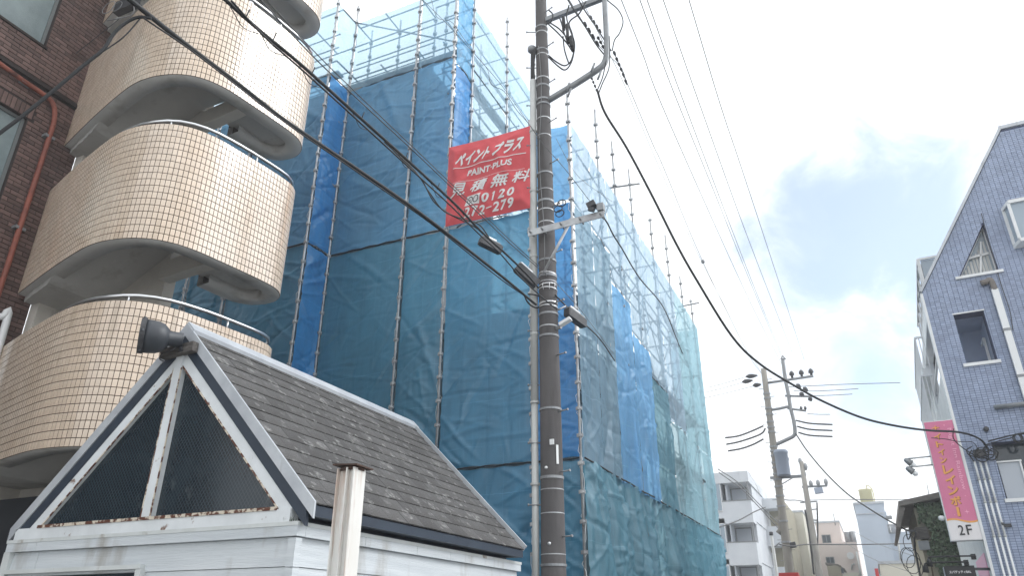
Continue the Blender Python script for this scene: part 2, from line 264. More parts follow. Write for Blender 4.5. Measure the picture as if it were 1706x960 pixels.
# asphalt shingle with pale lichen rings
def shingle_mat():
    mt, t, b, o = setup('weathered_shingle')
    base = mixc(t, noise_fac(t, 2.2, lo=0.3, hi=0.7), srgb(78, 77, 78), srgb(58, 57, 59))
    base = mixc(t, noise_fac(t, 90, detail=3, lo=0.35, hi=0.7), base, srgb(104, 103, 102))
    base = mixc(t, noise_fac(t, 1.1, lo=0.5, hi=0.75), base, srgb(74, 72, 68))
    oi = N(t, 'ShaderNodeObjectInfo'); mr = N(t, 'ShaderNodeMapRange'); t.links.new(oi.outputs['Random'], mr.inputs['Value']); mr.inputs['To Min'].default_value = 0.82; mr.inputs['To Max'].default_value = 1.15
    cb = N(t, 'ShaderNodeCombineColor'); [t.links.new(mr.outputs[0], cb.inputs[i]) for i in range(3)]
    base = mixc(t, 1.0, base, cb.outputs[0], 'MULTIPLY')
    c = N(t, 'ShaderNodeNewGeometry')
    nz = N(t, 'ShaderNodeTexNoise'); nz.inputs['Scale'].default_value = 5.0; nz.inputs['Detail'].default_value = 6; nz.inputs['Roughness'].default_value = 0.65; t.links.new(c.outputs['Position'], nz.inputs['Vector'])
    def lichen(scale, r_out, r_in, warp, lo, hi):
        ad = N(t, 'ShaderNodeVectorMath', operation='MULTIPLY_ADD'); t.links.new(nz.outputs['Color'], ad.inputs[0]); ad.inputs[1].default_value = (warp,) * 3; t.links.new(c.outputs['Position'], ad.inputs[2])
        vo = N(t, 'ShaderNodeTexVoronoi'); vo.inputs['Scale'].default_value = scale; vo.inputs['Randomness'].default_value = 1.0; t.links.new(ad.outputs[0], vo.inputs['Vector'])
        r1 = N(t, 'ShaderNodeMapRange', interpolation_type='SMOOTHSTEP'); t.links.new(vo.outputs['Distance'], r1.inputs['Value']); r1.inputs['From Min'].default_value = r_out; r1.inputs['From Max'].default_value = r_out * 0.7
        r2 = N(t, 'ShaderNodeMapRange', interpolation_type='SMOOTHSTEP'); t.links.new(vo.outputs['Distance'], r2.inputs['Value']); r2.inputs['From Min'].default_value = r_in * 0.5; r2.inputs['From Max'].default_value = r_in; r2.inputs['To Min'].default_value = 0.25
        sep = N(t, 'ShaderNodeSeparateColor'); t.links.new(vo.outputs['Color'], sep.inputs[0])
        th = N(t, 'ShaderNodeMapRange'); t.links.new(sep.outputs[0], th.inputs['Value']); th.inputs['From Min'].default_value = 0.45; th.inputs['From Max'].default_value = 0.75
        f = noise_fac(t, 1.5, lo=lo, hi=hi, detail=3); fine = noise_fac(t, 26, lo=0.38, hi=0.6, detail=6)
        p = r1.outputs[0]
        for q in (r2.outputs[0], th.outputs[0], f, fine):
            m_ = N(t, 'ShaderNodeMath', operation='MULTIPLY'); t.links.new(p, m_.inputs[0]); t.links.new(q, m_.inputs[1]); p = m_.outputs[0]
        return p
    mx = N(t, 'ShaderNodeMath', operation='MAXIMUM'); t.links.new(lichen(5.5, 0.40, 0.22, 0.16, 0.36, 0.56), mx.inputs[0]); t.links.new(lichen(12.0, 0.42, 0.14, 0.12, 0.42, 0.60), mx.inputs[1])
    col = mixc(t, mx.outputs[0], base, srgb(146, 146, 144))
    t.links.new(col, b.inputs['Base Color']); b.inputs['Roughness'].default_value = 0.95; b.inputs['Specular IOR Level'].default_value = 0.2
    bump(t, b, noise_fac(t, 110, lo=0, hi=1, detail=4), 0.6, 0.006)
    return mt
M['shingle'] = shingle_mat()
def wired_glass():
    mt, t, b, o = setup('dirty_wired_glass')
    c = N(t, 'ShaderNodeTexCoord')
    facs = []
    for rot in (R(38), R(-38)):
        mp = N(t, 'ShaderNodeMapping'); mp.inputs['Rotation'].default_value = (0, rot, 0); t.links.new(c.outputs['Object'], mp.inputs[0])
        w = N(t, 'ShaderNodeTexWave', wave_type='BANDS', bands_direction='X'); w.inputs["Scale"].default_value = 10.5; t.links.new(mp.outputs[0], w.inputs['Vector'])
        r = N(t, 'ShaderNodeMapRange'); t.links.new(w.outputs['Fac'], r.inputs['Value']); r.inputs['From Min'].default_value = 0.90; r.inputs['From Max'].default_value = 0.98
        facs.append(r.outputs[0])
    mx = N(t, 'ShaderNodeMath', operation='MAXIMUM'); t.links.new(facs[0], mx.inputs[0]); t.links.new(facs[1], mx.inputs[1])
    s = N(t, 'ShaderNodeMath', operation='MULTIPLY'); t.links.new(mx.outputs[0], s.inputs[0]); s.inputs[1].default_value = 0.55
    base = mixc(t, noise_fac(t, 2.5, lo=0.35, hi=0.7), (0.006, 0.014, 0.022, 1), (0.014, 0.026, 0.036, 1))
    base = mixc(t, noise_fac(t, 3.5, detail=9, rough=0.75, lo=0.60, hi=0.8, stretch=(1, 1, 0.5)), base, (0.13, 0.145, 0.15, 1))
    col = mixc(t, s.outputs[0], base, (0.062, 0.080, 0.092, 1))
    t.links.new(col, b.inputs['Base Color']); b.inputs['Roughness'].default_value = 0.16; b.inputs['Specular IOR Level'].default_value = 0.5
    return mt
M['wired'] = wired_glass()

# ------------------------------------------------------------------ mesh builder
class MB:
    def __init__(s): s.v = []; s.f = []; s.sm = []
    def add(s, vs, fs, smooth=False):
        o = len(s.v); s.v += [Vector(v) for v in vs]; s.f += [tuple(i + o for i in f) for f in fs]; s.sm += [smooth] * len(fs); return s
    def box(s, c, size, mt=None):
        x, y, z = [d / 2 for d in size]
        vs = [Vector((a, b, d)) for d in (-z, z) for a, b in ((-x, -y), (x, -y), (x, y), (-x, y))]
        if mt is not None: vs = [mt @ v for v in vs]
        c = Vector(c); vs = [v + c for v in vs]
        return s.add(vs, [(3, 2, 1, 0), (4, 5, 6, 7), (0, 1, 5, 4), (1, 2, 6, 5), (2, 3, 7, 6), (3, 0, 4, 7)])
    def bb(s, lo, hi):
        return s.box([(a + b) / 2 for a, b in zip(lo, hi)], [abs(b - a) for a, b in zip(lo, hi)])
    def beam(s, p0, p1, w, h, up=Vector((0, 0, 1))):
        p0 = Vector(p0); p1 = Vector(p1); d = (p1 - p0); L = d.length; d.normalize(); up = Vector(up)
        x = d.cross(up)
        if x.length < 1e-4: x = d.cross(Vector((1, 0, 0)))
        x.normalize(); u = x.cross(d)
        mt = Matrix((x, d, u)).transposed()
        return s.box((p0 + p1) / 2, (w, L, h), mt)
    def tube(s, pts, r, n=8, cap=True):
        pts = [Vector(p) for p in pts]; k = len(pts); rs = r if isinstance(r, (list, tuple)) else [r] * k
        vs = []; ref = None
        for i, p in enumerate(pts):
            d = (pts[min(i + 1, k - 1)] - pts[max(i - 1, 0)]); d.normalize()
            if ref is None: ref = d.orthogonal().normalized()
            ref = (ref - d * ref.dot(d)); ref.normalize(); b = d.cross(ref)
            for j in range(n):
                a = 2 * math.pi * j / n; vs.append(p + (ref * math.cos(a) + b * math.sin(a)) * rs[i])
        fs = [(i * n + j, i * n + (j + 1) % n, (i + 1) * n + (j + 1) % n, (i + 1) * n + j) for i in range(k - 1) for j in range(n)]
        s.add(vs, fs, True)
        if cap:
            o = len(s.v) - len(vs)
            s.f += [tuple(o + j for j in reversed(range(n))), tuple(o + (k - 1) * n + j for j in range(n))]; s.sm += [False, False]
        return s
    def ring(s, c, axis, r0, r1, h, n=16):
        """short collar round an axis"""
        c = Vector(c); axis = Vector(axis).normalized(); a = axis.orthogonal().normalized(); b = axis.cross(a)
        prof = [(r0, -h / 2), (r1, -h / 2), (r1, h / 2), (r0, h / 2)]
        vs = [c + (a * math.cos(t) + b * math.sin(t)) * rr + axis * hh for t in [2 * math.pi * j / n for j in range(n)] for rr, hh in prof]
        fs = [(j * 4 + i, j * 4 + (i + 1) % 4, ((j + 1) % n) * 4 + (i + 1) % 4, ((j + 1) % n) * 4 + i) for j in range(n) for i in range(4)]
        return s.add(vs, fs, False)
    def lathe(s, c, axis, prof, n=16):
        """profile of (radius, distance along axis)"""
        c = Vector(c); axis = Vector(axis).normalized(); a = axis.orthogonal().normalized(); b = axis.cross(a); k = len(prof)
        vs = [c + (a * math.cos(t) + b * math.sin(t)) * rr + axis * hh for rr, hh in prof for t in [2 * math.pi * j / n for j in range(n)]]
        fs = [(i * n + j, i * n + (j + 1) % n, (i + 1) * n + (j + 1) % n, (i + 1) * n + j) for i in range(k - 1) for j in range(n)]
        s.add(vs, fs, True); o = len(s.v) - len(vs)
        s.f += [tuple(o + j for j in reversed(range(n))), tuple(o + (k - 1) * n + j for j in range(n))]; s.sm += [False, False]
        return s
    def prism(s, poly, ext):
        """planar polygon (world points) extruded by vector ext"""
        n = len(poly); poly = [Vector(p) for p in poly]; e = Vector(ext)
        return s.add(poly + [p + e for p in poly], [tuple(reversed(range(n))), tuple(range(n, 2 * n))] + [(i, (i + 1) % n, n + (i + 1) % n, n + i) for i in range(n)])
    def wall(s, outer, holes, fn, depth):
        """2-D polygon with holes mapped by fn(a, b, d); front at d=0, reveals and back at d=depth"""
        loops = [outer] + holes
        tri = tessellate_polygon([[Vector((a, b, 0)) for a, b in l] for l in loops])
        flat = [q for l in loops for q in l]; n = len(flat)
        s.add([fn(a, b, 0) for a, b in flat] + [fn(a, b, depth) for a, b in flat], [tuple(t) for t in tri] + [tuple(i + n for i in reversed(t)) for t in tri])
        for l in loops:
            k = len(l); s.add([fn(a, b, 0) for a, b in l] + [fn(a, b, depth) for a, b in l], [(i, (i + 1) % k, k + (i + 1) % k, k + i) for i in range(k)])
        return s

BASE = {}
def mesh_of(mb, name, inv=None, fixn=True):
    me = bpy.data.meshes.new(name)
    vs = mb.v if inv is None else [inv @ v for v in mb.v]
    me.from_pydata([tuple(v) for v in vs], [], mb.f)
    me.polygons.foreach_set('use_smooth', mb.sm)
    if fixn:
        b = bmesh.new(); b.from_mesh(me); bmesh.ops.recalc_face_normals(b, faces=b.faces); b.to_mesh(me); b.free()
    return me
def tag(o, label=None, cat=None, group=None, kind=None):
    if label: o['label'] = label
    if cat: o['category'] = cat
    if group: o['group'] = group
    if kind: o['kind'] = kind
    return o
def thing(name, label, cat, base=(0, 0, 0), rz=0.0, group=None):
    o = bpy.data.objects.new(name, None); COL.objects.link(o); o.empty_display_size = 0.3
    o.location = base; o.rotation_euler = (0, 0, rz); tag(o, label, cat, group)
    BASE[o.name] = (Matrix.Translation(Vector(base)) @ Matrix.Rotation(rz, 4, 'Z')).inverted()
    return o
def part(name, mb, material, parent, label=None, kind=None, fixn=True):
    inv = BASE[parent.name]
    o = bpy.data.objects.new(name, mesh_of(mb, name, inv, fixn)); COL.objects.link(o)
    o.data.materials.append(M[material]); o.parent = parent; BASE[o.name] = inv
    tag(o, label, kind=kind); return o
def solo(name, mb, material, label=None, cat=None, group=None, kind=None, base=(0, 0, 0), fixn=True):
    o = bpy.data.objects.new(name, mesh_of(mb, name, Matrix.Translation(-Vector(base)), fixn)); COL.objects.link(o); o.location = base
    o.data.materials.append(M[material]); tag(o, label, cat, group, kind); return o
def inst(name, me, mw, parent):
    o = bpy.data.objects.new(name, me); COL.objects.link(o); o.parent = parent; BASE[o.name] = BASE[parent.name]
    o.matrix_local = BASE[parent.name] @ mw; return o
def catmull(pts, n=8):
    P = [Vector(p) for p in pts]; P = [P[0] * 2 - P[1]] + P + [P[-1] * 2 - P[-2]]; out = []
    for i in range(1, len(P) - 2):
        for k in range(n):
            t = k / n; a, b, c, d = P[i - 1:i + 3]
            out.append(0.5 * ((2 * b) + (c - a) * t + (2 * a - 5 * b + 4 * c - d) * t * t + (3 * b - a - 3 * c + d) * t ** 3))
    return out + [P[-2]]
def slab(w, d, h, bev=0.003):
    """small bevelled piece: w along x, d proud along -y from y=0, h along z (centred)"""
    mb = MB(); x, z = w / 2, h / 2; b = bev
    mb.add([(-x, 0, -z), (x, 0, -z), (x, 0, z), (-x, 0, z), (-x, -d + b, -z), (x, -d + b, -z), (x, -d + b, z), (-x, -d + b, z), (-x + b, -d, -z + b), (x - b, -d, -z + b), (x - b, -d, z - b), (-x + b, -d, z - b)],
           [(0, 1, 5, 4), (1, 2, 6, 5), (2, 3, 7, 6), (3, 0, 4, 7), (4, 5, 9, 8), (5, 6, 10, 9), (6, 7, 11, 10), (7, 4, 8, 11), (8, 9, 10, 11)])
    return mb
def scatter(name, stuffname, material, parent, piece, mats, limit=300):
    """pieces: the ones that show largest become objects sharing one mesh, the rest one joined part"""
    me = mesh_of(piece, name); me.materials.append(M[material])
    def key(mw):
        x, y, k = PROJ(mw.translation)
        return k if (k > 0 and -10 < x < 1716 and -10 < y < 970) else 1e3 + abs(k)
    order = sorted(mats, key=key)
    for mw in order[:limit]: inst(name, me, mw, parent)
    if len(order) > limit:
        big = MB()
        nv = len(piece.v)
        for mw in order[limit:]: big.add([mw @ v for v in piece.v], piece.f)
        part(stuffname, big, material, parent, kind='stuff', fixn=False)
def frame_mw(o, x, y, z): # columns
    mt = Matrix((x, y, z)).transposed().to_4x4(); mt.translation = o; return mt
def text_mesh(s, off=0.0, res=3):
    cu = bpy.data.curves.new('text', 'FONT'); cu.body = s; cu.offset = off; cu.resolution_u = res
    ob = bpy.data.objects.new('text', cu); COL.objects.link(ob)
    dg = bpy.context.evaluated_depsgraph_get(); me = bpy.data.meshes.new_from_object(ob.evaluated_get(dg))
    bpy.data.objects.remove(ob); bpy.data.curves.remove(cu)
    b = bmesh.new(); b.from_mesh(me); bpy.data.meshes.remove(me)
    bmesh.ops.remove_doubles(b, verts=b.verts, dist=1e-4); bmesh.ops.triangulate(b, faces=b.faces)
    xs = [v.co.x for v in b.verts]; ys = [v.co.y for v in b.verts]
    if not xs: return MB()
    x0, x1, y0, y1 = min(xs), max(xs), min(ys), max(ys)
    mb = MB(); b.verts.index_update()
    mb.add([((v.co.x - x0) / max(1e-6, x1 - x0), (v.co.y - y0) / max(1e-6, y1 - y0), 0) for v in b.verts], [tuple(v.index for v in f.verts) for f in b.faces])
    b.free(); return mb

# ================================================================== SETTING
def sheet_quad(x0, y0, x1, y1, z): return MB().add([(x0, y0, z), (x1, y0, z), (x1, y1, z), (x0, y1, z)], [(0, 1, 2, 3)])
solo('ground', sheet_quad(-170, -60, 170, 260, 0), 'pave', kind='structure', fixn=False)
solo('road', sheet_quad(-2.9, -59, 1.5, 255, 0.004), 'asphalt', kind='structure', fixn=False)
for nm, x in (('kerb', -3.0), ('kerb', 1.6)):
    solo(nm, MB().bb((x - 0.09, -59, 0), (x + 0.09, 255, 0.12)), 'pave', kind='structure')
for x in (-2.6, 1.2): solo('road_line', sheet_quad(x - 0.07, -59, x + 0.07, 255, 0.008), 'line', kind='structure', fixn=False)

# ================================================================== BRICK BUILDING with the rounded stair
WX, WY = -11.75, 6.72          # street face plane and far end
brick_b = thing('brick_building', 'dark brown brick building with rounded beige tiled outside stair', 'building', (WX - 3, 4, 0))
def wpt(x, y): p = PX(x, y, WX); return (p.y, p.z)
u1 = wpt(75.5, 78); u1t = wpt(101, 0); l1 = wpt(47, 197)
uw = [(1.0, u1[1]), (u1[0], u1[1]), (u1[0], u1[1] + 1.5), (1.0, u1[1] + 1.5)]
lw = [(1.0, l1[1] - 1.75), (l1[0], l1[1] - 1.75), (l1[0], l1[1]), (1.0, l1[1])]
wf = lambda a, b, d: Vector((WX - 0.012 - d, a, b))
w = MB().wall([(-2, 0), (WY, 0), (WY, 16), (-2, 16)], [uw, lw], wf, 0.22)
wall_o = part('wall', w, 'mortar', brick_b)
body = MB().bb((WX - 6, -2, 0), (WX - 0.4, WY - 0.004, 15.98)); part('inner_wall', body, 'dark', brick_b)
# bricks
BW, BH = 0.228, 0.066
mats = []
def in_hole(a0, a1, b0, b1):
    for h in (uw, lw):
        if a1 > h[0][0] - 0.01 and a0 < h[1][0] + 0.01 and b1 > h[0][1] - 0.01 and b0 < h[2][1] + 0.01: return True
    return False
sold_z = (l1[1] + 0.01, l1[1] + 0.24)
ledge_z = wpt(60, 137)[1]
row = 0; z = 3.0
xa, ya, za = Vector((0, 1, 0)), Vector((-1, 0, 0)), Vector((0, 0, 1))
def add_brick(a, bw, z):
    mw = frame_mw(Vector((WX - 0.013 + random.uniform(-0.002, 0.002), a + bw / 2, z + BH / 2)), xa, ya, za)
    if bw < BW - 0.001: mw = mw @ Matrix.Diagonal((bw / BW, 1, 1, 1))
    x, y, k = PROJ(mw.translation)
    if k > 0 and -60 < x < 400 and -60 < y < 1000: mats.append(mw)
while z < 14.2:
    spans = [(1.2, WY - 0.004)]
    for h, pad in ((uw, 0.012), (lw, 0.012)):
        if z + BH > h[0][1] - 0.012 and z < h[2][1] + 0.012: spans = [(h[1][0] + pad, WY - 0.004)]
    if z + BH > sold_z[0] - 0.01 and z < sold_z[1] + 0.01: spans = [(l1[0] + 0.075, WY - 0.004)]
    if abs(z + BH / 2 - ledge_z) < 0.07: spans = []
    for s0_, s1_ in spans:
        a = 1.2 + 0.12 * (row % 2)
        while a < s1_ - 0.02:
            q0, q1 = max(a, s0_), min(a + BW, s1_)
            if q1 - q0 > 0.025: add_brick(q0, q1 - q0, z)
            a += BW + 0.012
    row += 1; z += BH + 0.012
a = 1.5
while a < l1[0] + 0.05:   # soldier course over the lower window
    mats.append(frame_mw(Vector((WX - 0.013, a, sum(sold_z) / 2)), za, ya, -xa)); a += BH + 0.012
scatter('brick', 'brick_rest', 'brick', wall_o, slab(BW, 0.015, BH, 0.003), mats)
# ledge course, windows, pipe
part('ledge', MB().bb((WX - 0.05, -2, ledge_z - 0.03), (WX + 0.06, WY - 0.01, ledge_z + 0.03)), 'mortar', brick_b)
for h in (uw, lw):
    (a0, b0), (a1, _), (_, b1), _ = h
    fr = MB(); t = 0.05
    X = WX - 0.13
    fr.bb((X - 0.05, a0, b0), (X + 0.05, a1, b0 + t)); fr.bb((X - 0.05, a0, b1 - t), (X + 0.05, a1, b1)); fr.bb((X - 0.05, a1 - t, b0 + t), (X + 0.05, a1, b1 - t)); fr.bb((X - 0.05, a0, b0 + t), (X + 0.05, a0 + t, b1 - t))
    mid = (a1 - 1.0); fr.bb((X - 0.04, mid - 0.03, b0 + t), (X + 0.04, mid + 0.03, b1 - t))
    wo = part('window', fr, 'win_frame', brick_b)
    part('pane', MB().bb((X - 0.012, a0 + t, b0 + t), (X + 0.012, a1 - t, b1 - t)), 'frost', wo)
    part('sill', MB().bb((WX - 0.2, a0 - 0.03, b0 - 0.045), (WX + 0.03, a1 + 0.03, b0 - 0.002)), 'mortar', wo)
XP = WX + 0.08
pp = [PX(-30, 84, XP), PX(0, 106, XP), PX(40, 135, XP), PX(72, 157, XP), PX(86, 169, XP), PX(91, 184, XP), PX(88, 206, XP), PX(85, 220, XP), PX(40, 345, XP), PX(0, 457, XP), PX(-20, 515, XP)]
pp = [Vector((XP, q.y, q.z)) for q in pp]
# keep the lower run truly vertical
for i in range(6, len(pp)): pp[i].y = pp[7].y
pipe = part('drain_pipe', MB().tube(catmull(pp, 4), 0.042, 10), 'pipe_rust', brick_b)
for q in (PX(82, 228, XP), PX(28, 378, XP), PX(44, 138, XP)): part('clamp', MB().box((WX + 0.05, pp[7].y if q.z < 9.5 else q.y, q.z), (0.12, 0.17, 0.05)), 'galv_dark', pipe)
wp = PX(2, 560, WX + 0.1)
part('vent_pipe', MB().tube(catmull([(WX, wp.y - 0.1, wp.z + 0.28), (WX + 0.1, wp.y - 0.06, wp.z + 0.3), (WX + 0.12, wp.y, wp.z + 0.2), (WX + 0.12, wp.y, wp.z - 2.5)], 5), 0.055, 10), 'white_plastic', brick_b)

# ---- stair parapets
plan_raw = [(-11.80, 6.49), (-11.1, 6.28), (-10.41, 6.085), (-9.70, 5.905), (-9.25, 5.82), (-8.88, 5.82), (-8.55, 5.90), (-8.30, 6.04), (-8.12, 6.25), (-8.0, 6.55), (-7.93, 6.96), (-7.87, 7.40), (-7.83, 7.80), (-7.84, 8.06), (-7.95, 8.28), (-8.16, 8.43), (-8.42, 8.46), (-8.68, 8.36), (-8.84, 8.12), (-8.88, 7.75), (-8.90, 7.45)]
dense = catmull([(x, y, 0) for x, y in plan_raw], 12)
def resample(pts, step):
    L = [0]
    for a, b in zip(pts, pts[1:]): L.append(L[-1] + (b - a).length)
    n = max(2, int(L[-1] / step)); out = []; j = 0
    for i in range(n + 1):
        s = L[-1] * i / n
        while j < len(L) - 2 and L[j + 1] < s: j += 1
        t = (s - L[j]) / max(1e-9, L[j + 1] - L[j]); out.append(pts[j].lerp(pts[j + 1], t))
    return out
TP = 0.0675; RP = 0.1085; ROWS = 18
pl = resample(dense, TP)
def normals(pl):
    out = []
    for i in range(len(pl)):
        d = (pl[min(i + 1, len(pl) - 1)] - pl[max(i - 1, 0)]).normalized(); out.append(Vector((d.y, -d.x, 0)))
    return out
nm = normals(pl)   # outward (right-hand of travel direction)
def offset_poly(o): return [p + n * o for p, n in zip(pl, nm)]
FLOOR = 2.895; ZB = 6.506
tile_mats = []
par_objs = []
for lev in (-1, 0, 1, 2):
    zb = ZB + FLOOR * lev; H = ROWS * RP
    mb = MB(); o_out = offset_poly(0); o_in = offset_poly(-0.13); n = len(pl)
    vs = [p + Vector((0, 0, zb + 0.0)) for p in o_out] + [p + Vector((0, 0, zb + H)) for p in o_out] + [p + Vector((0, 0, zb + H)) for p in o_in] + [p + Vector((0, 0, zb)) for p in o_in]
    fs = []
    for i in range(n - 1):
        for k in range(4):
            a, b = k * n, ((k + 1) % 4) * n; fs.append((a + i, a + i + 1, b + i + 1, b + i))
    mb.add(vs, fs, True)
    po = part('stair_parapet', mb, 'grout', brick_b)
    par_objs.append(po)
    # painted lip under the parapet, soffit slabs, inner walls
    lip = MB(); o2 = offset_poly(-0.006); o3 = offset_poly(-0.27)
    vs = [p + Vector((0, 0, zb - 0.004)) for p in o2] + [p + Vector((0, 0, zb - 0.004)) for p in o3] + [p + Vector((0, 0, zb + 0.16)) for p in o3] + [p + Vector((0, 0, zb + 0.16)) for p in o2]
    lip.add(vs, [(k * n + i, k * n + i + 1, ((k + 1) % 4) * n + i + 1, ((k + 1) % 4) * n + i) for i in range(n - 1) for k in range(4)], True)
    part('parapet_lip', lip, 'plaster', po)
    for i in range(n - 1):
        c = (pl[i] + pl[i + 1]) / 2; d = (pl[i + 1] - pl[i]).normalized(); nn = Vector((d.y, -d.x, 0)); 
        for r in range(ROWS):
            mw = frame_mw(Vector((c.x, c.y, zb + (r + 0.5) * RP)) - nn * 0.002, d, -nn, Vector((0, 0, 1)))
            tile_mats.append((po, mw))
# soffit geometry per landing
for lev in (-1, 0, 1, 2):
    zb = ZB + FLOOR * lev
    po = par_objs[lev + 1]
    sl_ = MB()
    y0, y1 = 5.9, 7.28
    # sloping flight: left end low, right end high, then flat landing soffit
    prof = [(-11.74, zb - 0.10), (-10.75, zb - 0.10), (-9.35, zb + 0.62), (-7.95, zb + 0.62)]
    # keep inside the parapet: front edge follows the plan
    def front_y(x):
        best = min((p for p in pl[:int(len(pl) * 0.62)]), key=lambda p: abs(p.x - x)); return best.y + 0.12
    xs = [-11.74 + (11.74 - 8.06) * i / 40 for i in range(41)]
    def zz(x):
        for (xa_, za_), (xb_, zb_) in zip(prof, prof[1:]):
            if x <= xb_: return za_ + (zb_ - za_) * (x - xa_) / (xb_ - xa_)
        return prof[-1][1]
    vs = []
    for x in xs: vs += [(x, front_y(x), zz(x)), (x, 7.28, zz(x)), (x, 7.28, zz(x) + 0.18), (x, front_y(x), zz(x) + 0.18)]
    fs = [(4 * i + k, 4 * i + (k + 1) % 4, 4 * (i + 1) + (k + 1) % 4, 4 * (i + 1) + k) for i in range(40) for k in range(4)] + [(0, 1, 2, 3), (163, 162, 161, 160)]
    sl_.add(vs, fs); part('stair_soffit', sl_, 'plaster', po)
    part('landing_beam', MB().beam((-9.42, 7.25, zb + 0.24), (-8.02, 7.12, zb + 0.24), 0.2, 0.30), 'plaster_light', po)
    part('landing_soffit', MB().bb((-8.82, 7.3, zb + 0.14), (-8.02, 8.2, zb + 0.3)), 'plaster', po)
    # stainless handrail on top
    zt = zb + ROWS * RP
    hp = [p + n * -0.06 + Vector((0, 0, zt + 0.02 + 0.13 * min(1, max(0, (i - 25) / 45)))) for i, (p, n) in enumerate(zip(pl, nm))]
    part('handrail', MB().tube(hp[18::3], 0.028, 8), 'steel', po)
    for i in range(30, len(hp), 22): part('rail_post', MB().tube([hp[i], hp[i] - Vector((0, 0, hp[i].z - zt + 0.02))], 0.014, 6), 'steel', po)
core = MB().bb((WX + 0.004, 7.26, 0), (-9.40, 7.46, 15.9)); part('stair_core_wall', core, 'plaster_light', brick_b)
part('stair_end_wall', MB().bb((WX + 0.004, WY + 0.002, 0), (WX + 0.2, 7.26, 15.9)), 'plaster_light', brick_b)
# tiles: 300 singles of the nearest, the rest one part
tp = slab(TP - 0.0084, 0.008, RP - 0.0092, 0.0015)
me_t = mesh_of(tp, 'tile'); me_t.materials.append(M['tile'])
def tkey(t):
    x, y, k = PROJ(t[1].translation); nn = t[1].to_3x3() @ Vector((0, -1, 0)); vis = nn.dot(CAM - t[1].translation) > 0
    return k if (k > 0 and vis and 0 < x < 1706 and 0 < y < 960) else 1e3 + k
order = sorted(tile_mats, key=tkey)
for po, mw in order[:300]: inst('tile', me_t, mw, po)
rest = {}
for po, mw in order[300:]: rest.setdefault(po.name, (po, MB()))[1].add([mw @ v for v in tp.v], tp.f)
for po, mb in rest.values(): part('tile_rest', mb, 'tile', po, kind='stuff', fixn=False)
# low dark ground-floor mass behind the shed
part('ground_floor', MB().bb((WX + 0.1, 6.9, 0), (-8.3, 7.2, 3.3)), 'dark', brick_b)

# ================================================================== BUILDING UNDER WORK and its SCAFFOLD
FY, LY, CX, TX = 11.92, 11.18, -4.16, -7.0
wk = thing('building_under_repair', 'grey concrete building wrapped inside the blue scaffold sheets', 'building', (-9, 16, 0))
tb = part('tower_block', MB().bb((-19, 12.9, 0), (-8.54, 17.2, 15.05)), 'concrete', wk)
part('roof_parapet', MB().bb((-19.1, 12.82, 15.05), (-8.46, 17.28, 15.37)), 'concrete', wk)
lb = part('lower_block', MB().bb((-8.53, 13.02, 0), (-5.25, 20.5, 7.3)), 'concrete', wk)
part('roof_parapet', MB().bb((-8.44, 12.94, 7.3), (-5.17, 20.6, 7.7)), 'concrete', wk)
sc = thing('scaffolding', 'tubular scaffold hung with blue and teal mesh sheets around a building', 'scaffold', (-8, 12, 0))
def pole_mb(x, y, z0, z1, r=0.0243):
    mb = MB().tube([(x, y, z0), (x, y, z1)], r, 8); z = z0 + 0.35
    while z < z1 - 0.05:
        mb.ring((x, y, z), (0, 0, 1), r, r + 0.022, 0.035, 8)
        for ax, ay in ((0.04, 0), (-0.04, 0), (0, 0.04), (0, -0.04)): mb.box((x + ax, y + ay, z), (0.03, 0.03, 0.06))
        z += 0.475
    return mb
def pole(x, y, z0, z1, lace=None):
    o = part('scaffold_pole', pole_mb(x, y, z0, z1), 'galv', sc)
    if lace:
        pts = []; z = max(z0, 2.0)
        while z < min(z1, lace): pts.append((x + random.choice((-1, 1)) * random.uniform(0.02, 0.05), y + random.uniform(-0.035, 0.05), z)); z += random.uniform(0.07, 0.16)
        part('lacing_cord', MB().tube(pts, 0.0055, 4), random.choice(('white_plastic', 'black', 'pvc')), o)
    return o
def tubep(p0, p1, r=0.0215, nm='ledger', mt='galv_dark'): return part(nm, MB().tube([p0, p1], r, 6), mt, sc)
# tall part: front (two planes), pole positions
leftx = [-16.2, -13.64, -12.35, -10.14]
for x in leftx: pole(x, LY - 0.07, 0, 16.9, 16.3)
pole(-10.09, FY - 0.06, 0, 17.1, 16.3)
for x in (-8.07, TX): pole(x, FY - 0.07, 0, 18.6, 16.3)
pole(-5.05, FY - 0.07, 0, 11.6, 11); pole(CX, FY - 0.07, 0, 12.0, 11)
for x in (-16.2, -13.64, -12.35, -10.14, -9.2): pole(x, 12.62, 8, 16.9)
pole(-8.07, 12.62, 8, 16.9)
tally = [12.72, 14.75, 16.75]
for y in tally: pole(TX + 0.05, y, 8.0, 18.0)
for y in tally[:3]: pole(-7.85, y + 0.1, 12.0, 17.4)
# right face of the lower part
ry = [13.98, 15.32, 16.88, 19.0, 21.0, 22.8, 24.4]
rtop = [13.15, 13.1, 13.2, 12.75, 13.2, 12.5, 12.3]
for y, t in zip(ry, rtop): pole(CX - 0.05, y, 0, t)
for y in [12.8] + ry: pole(CX - 0.95, y, 4, 11.2)
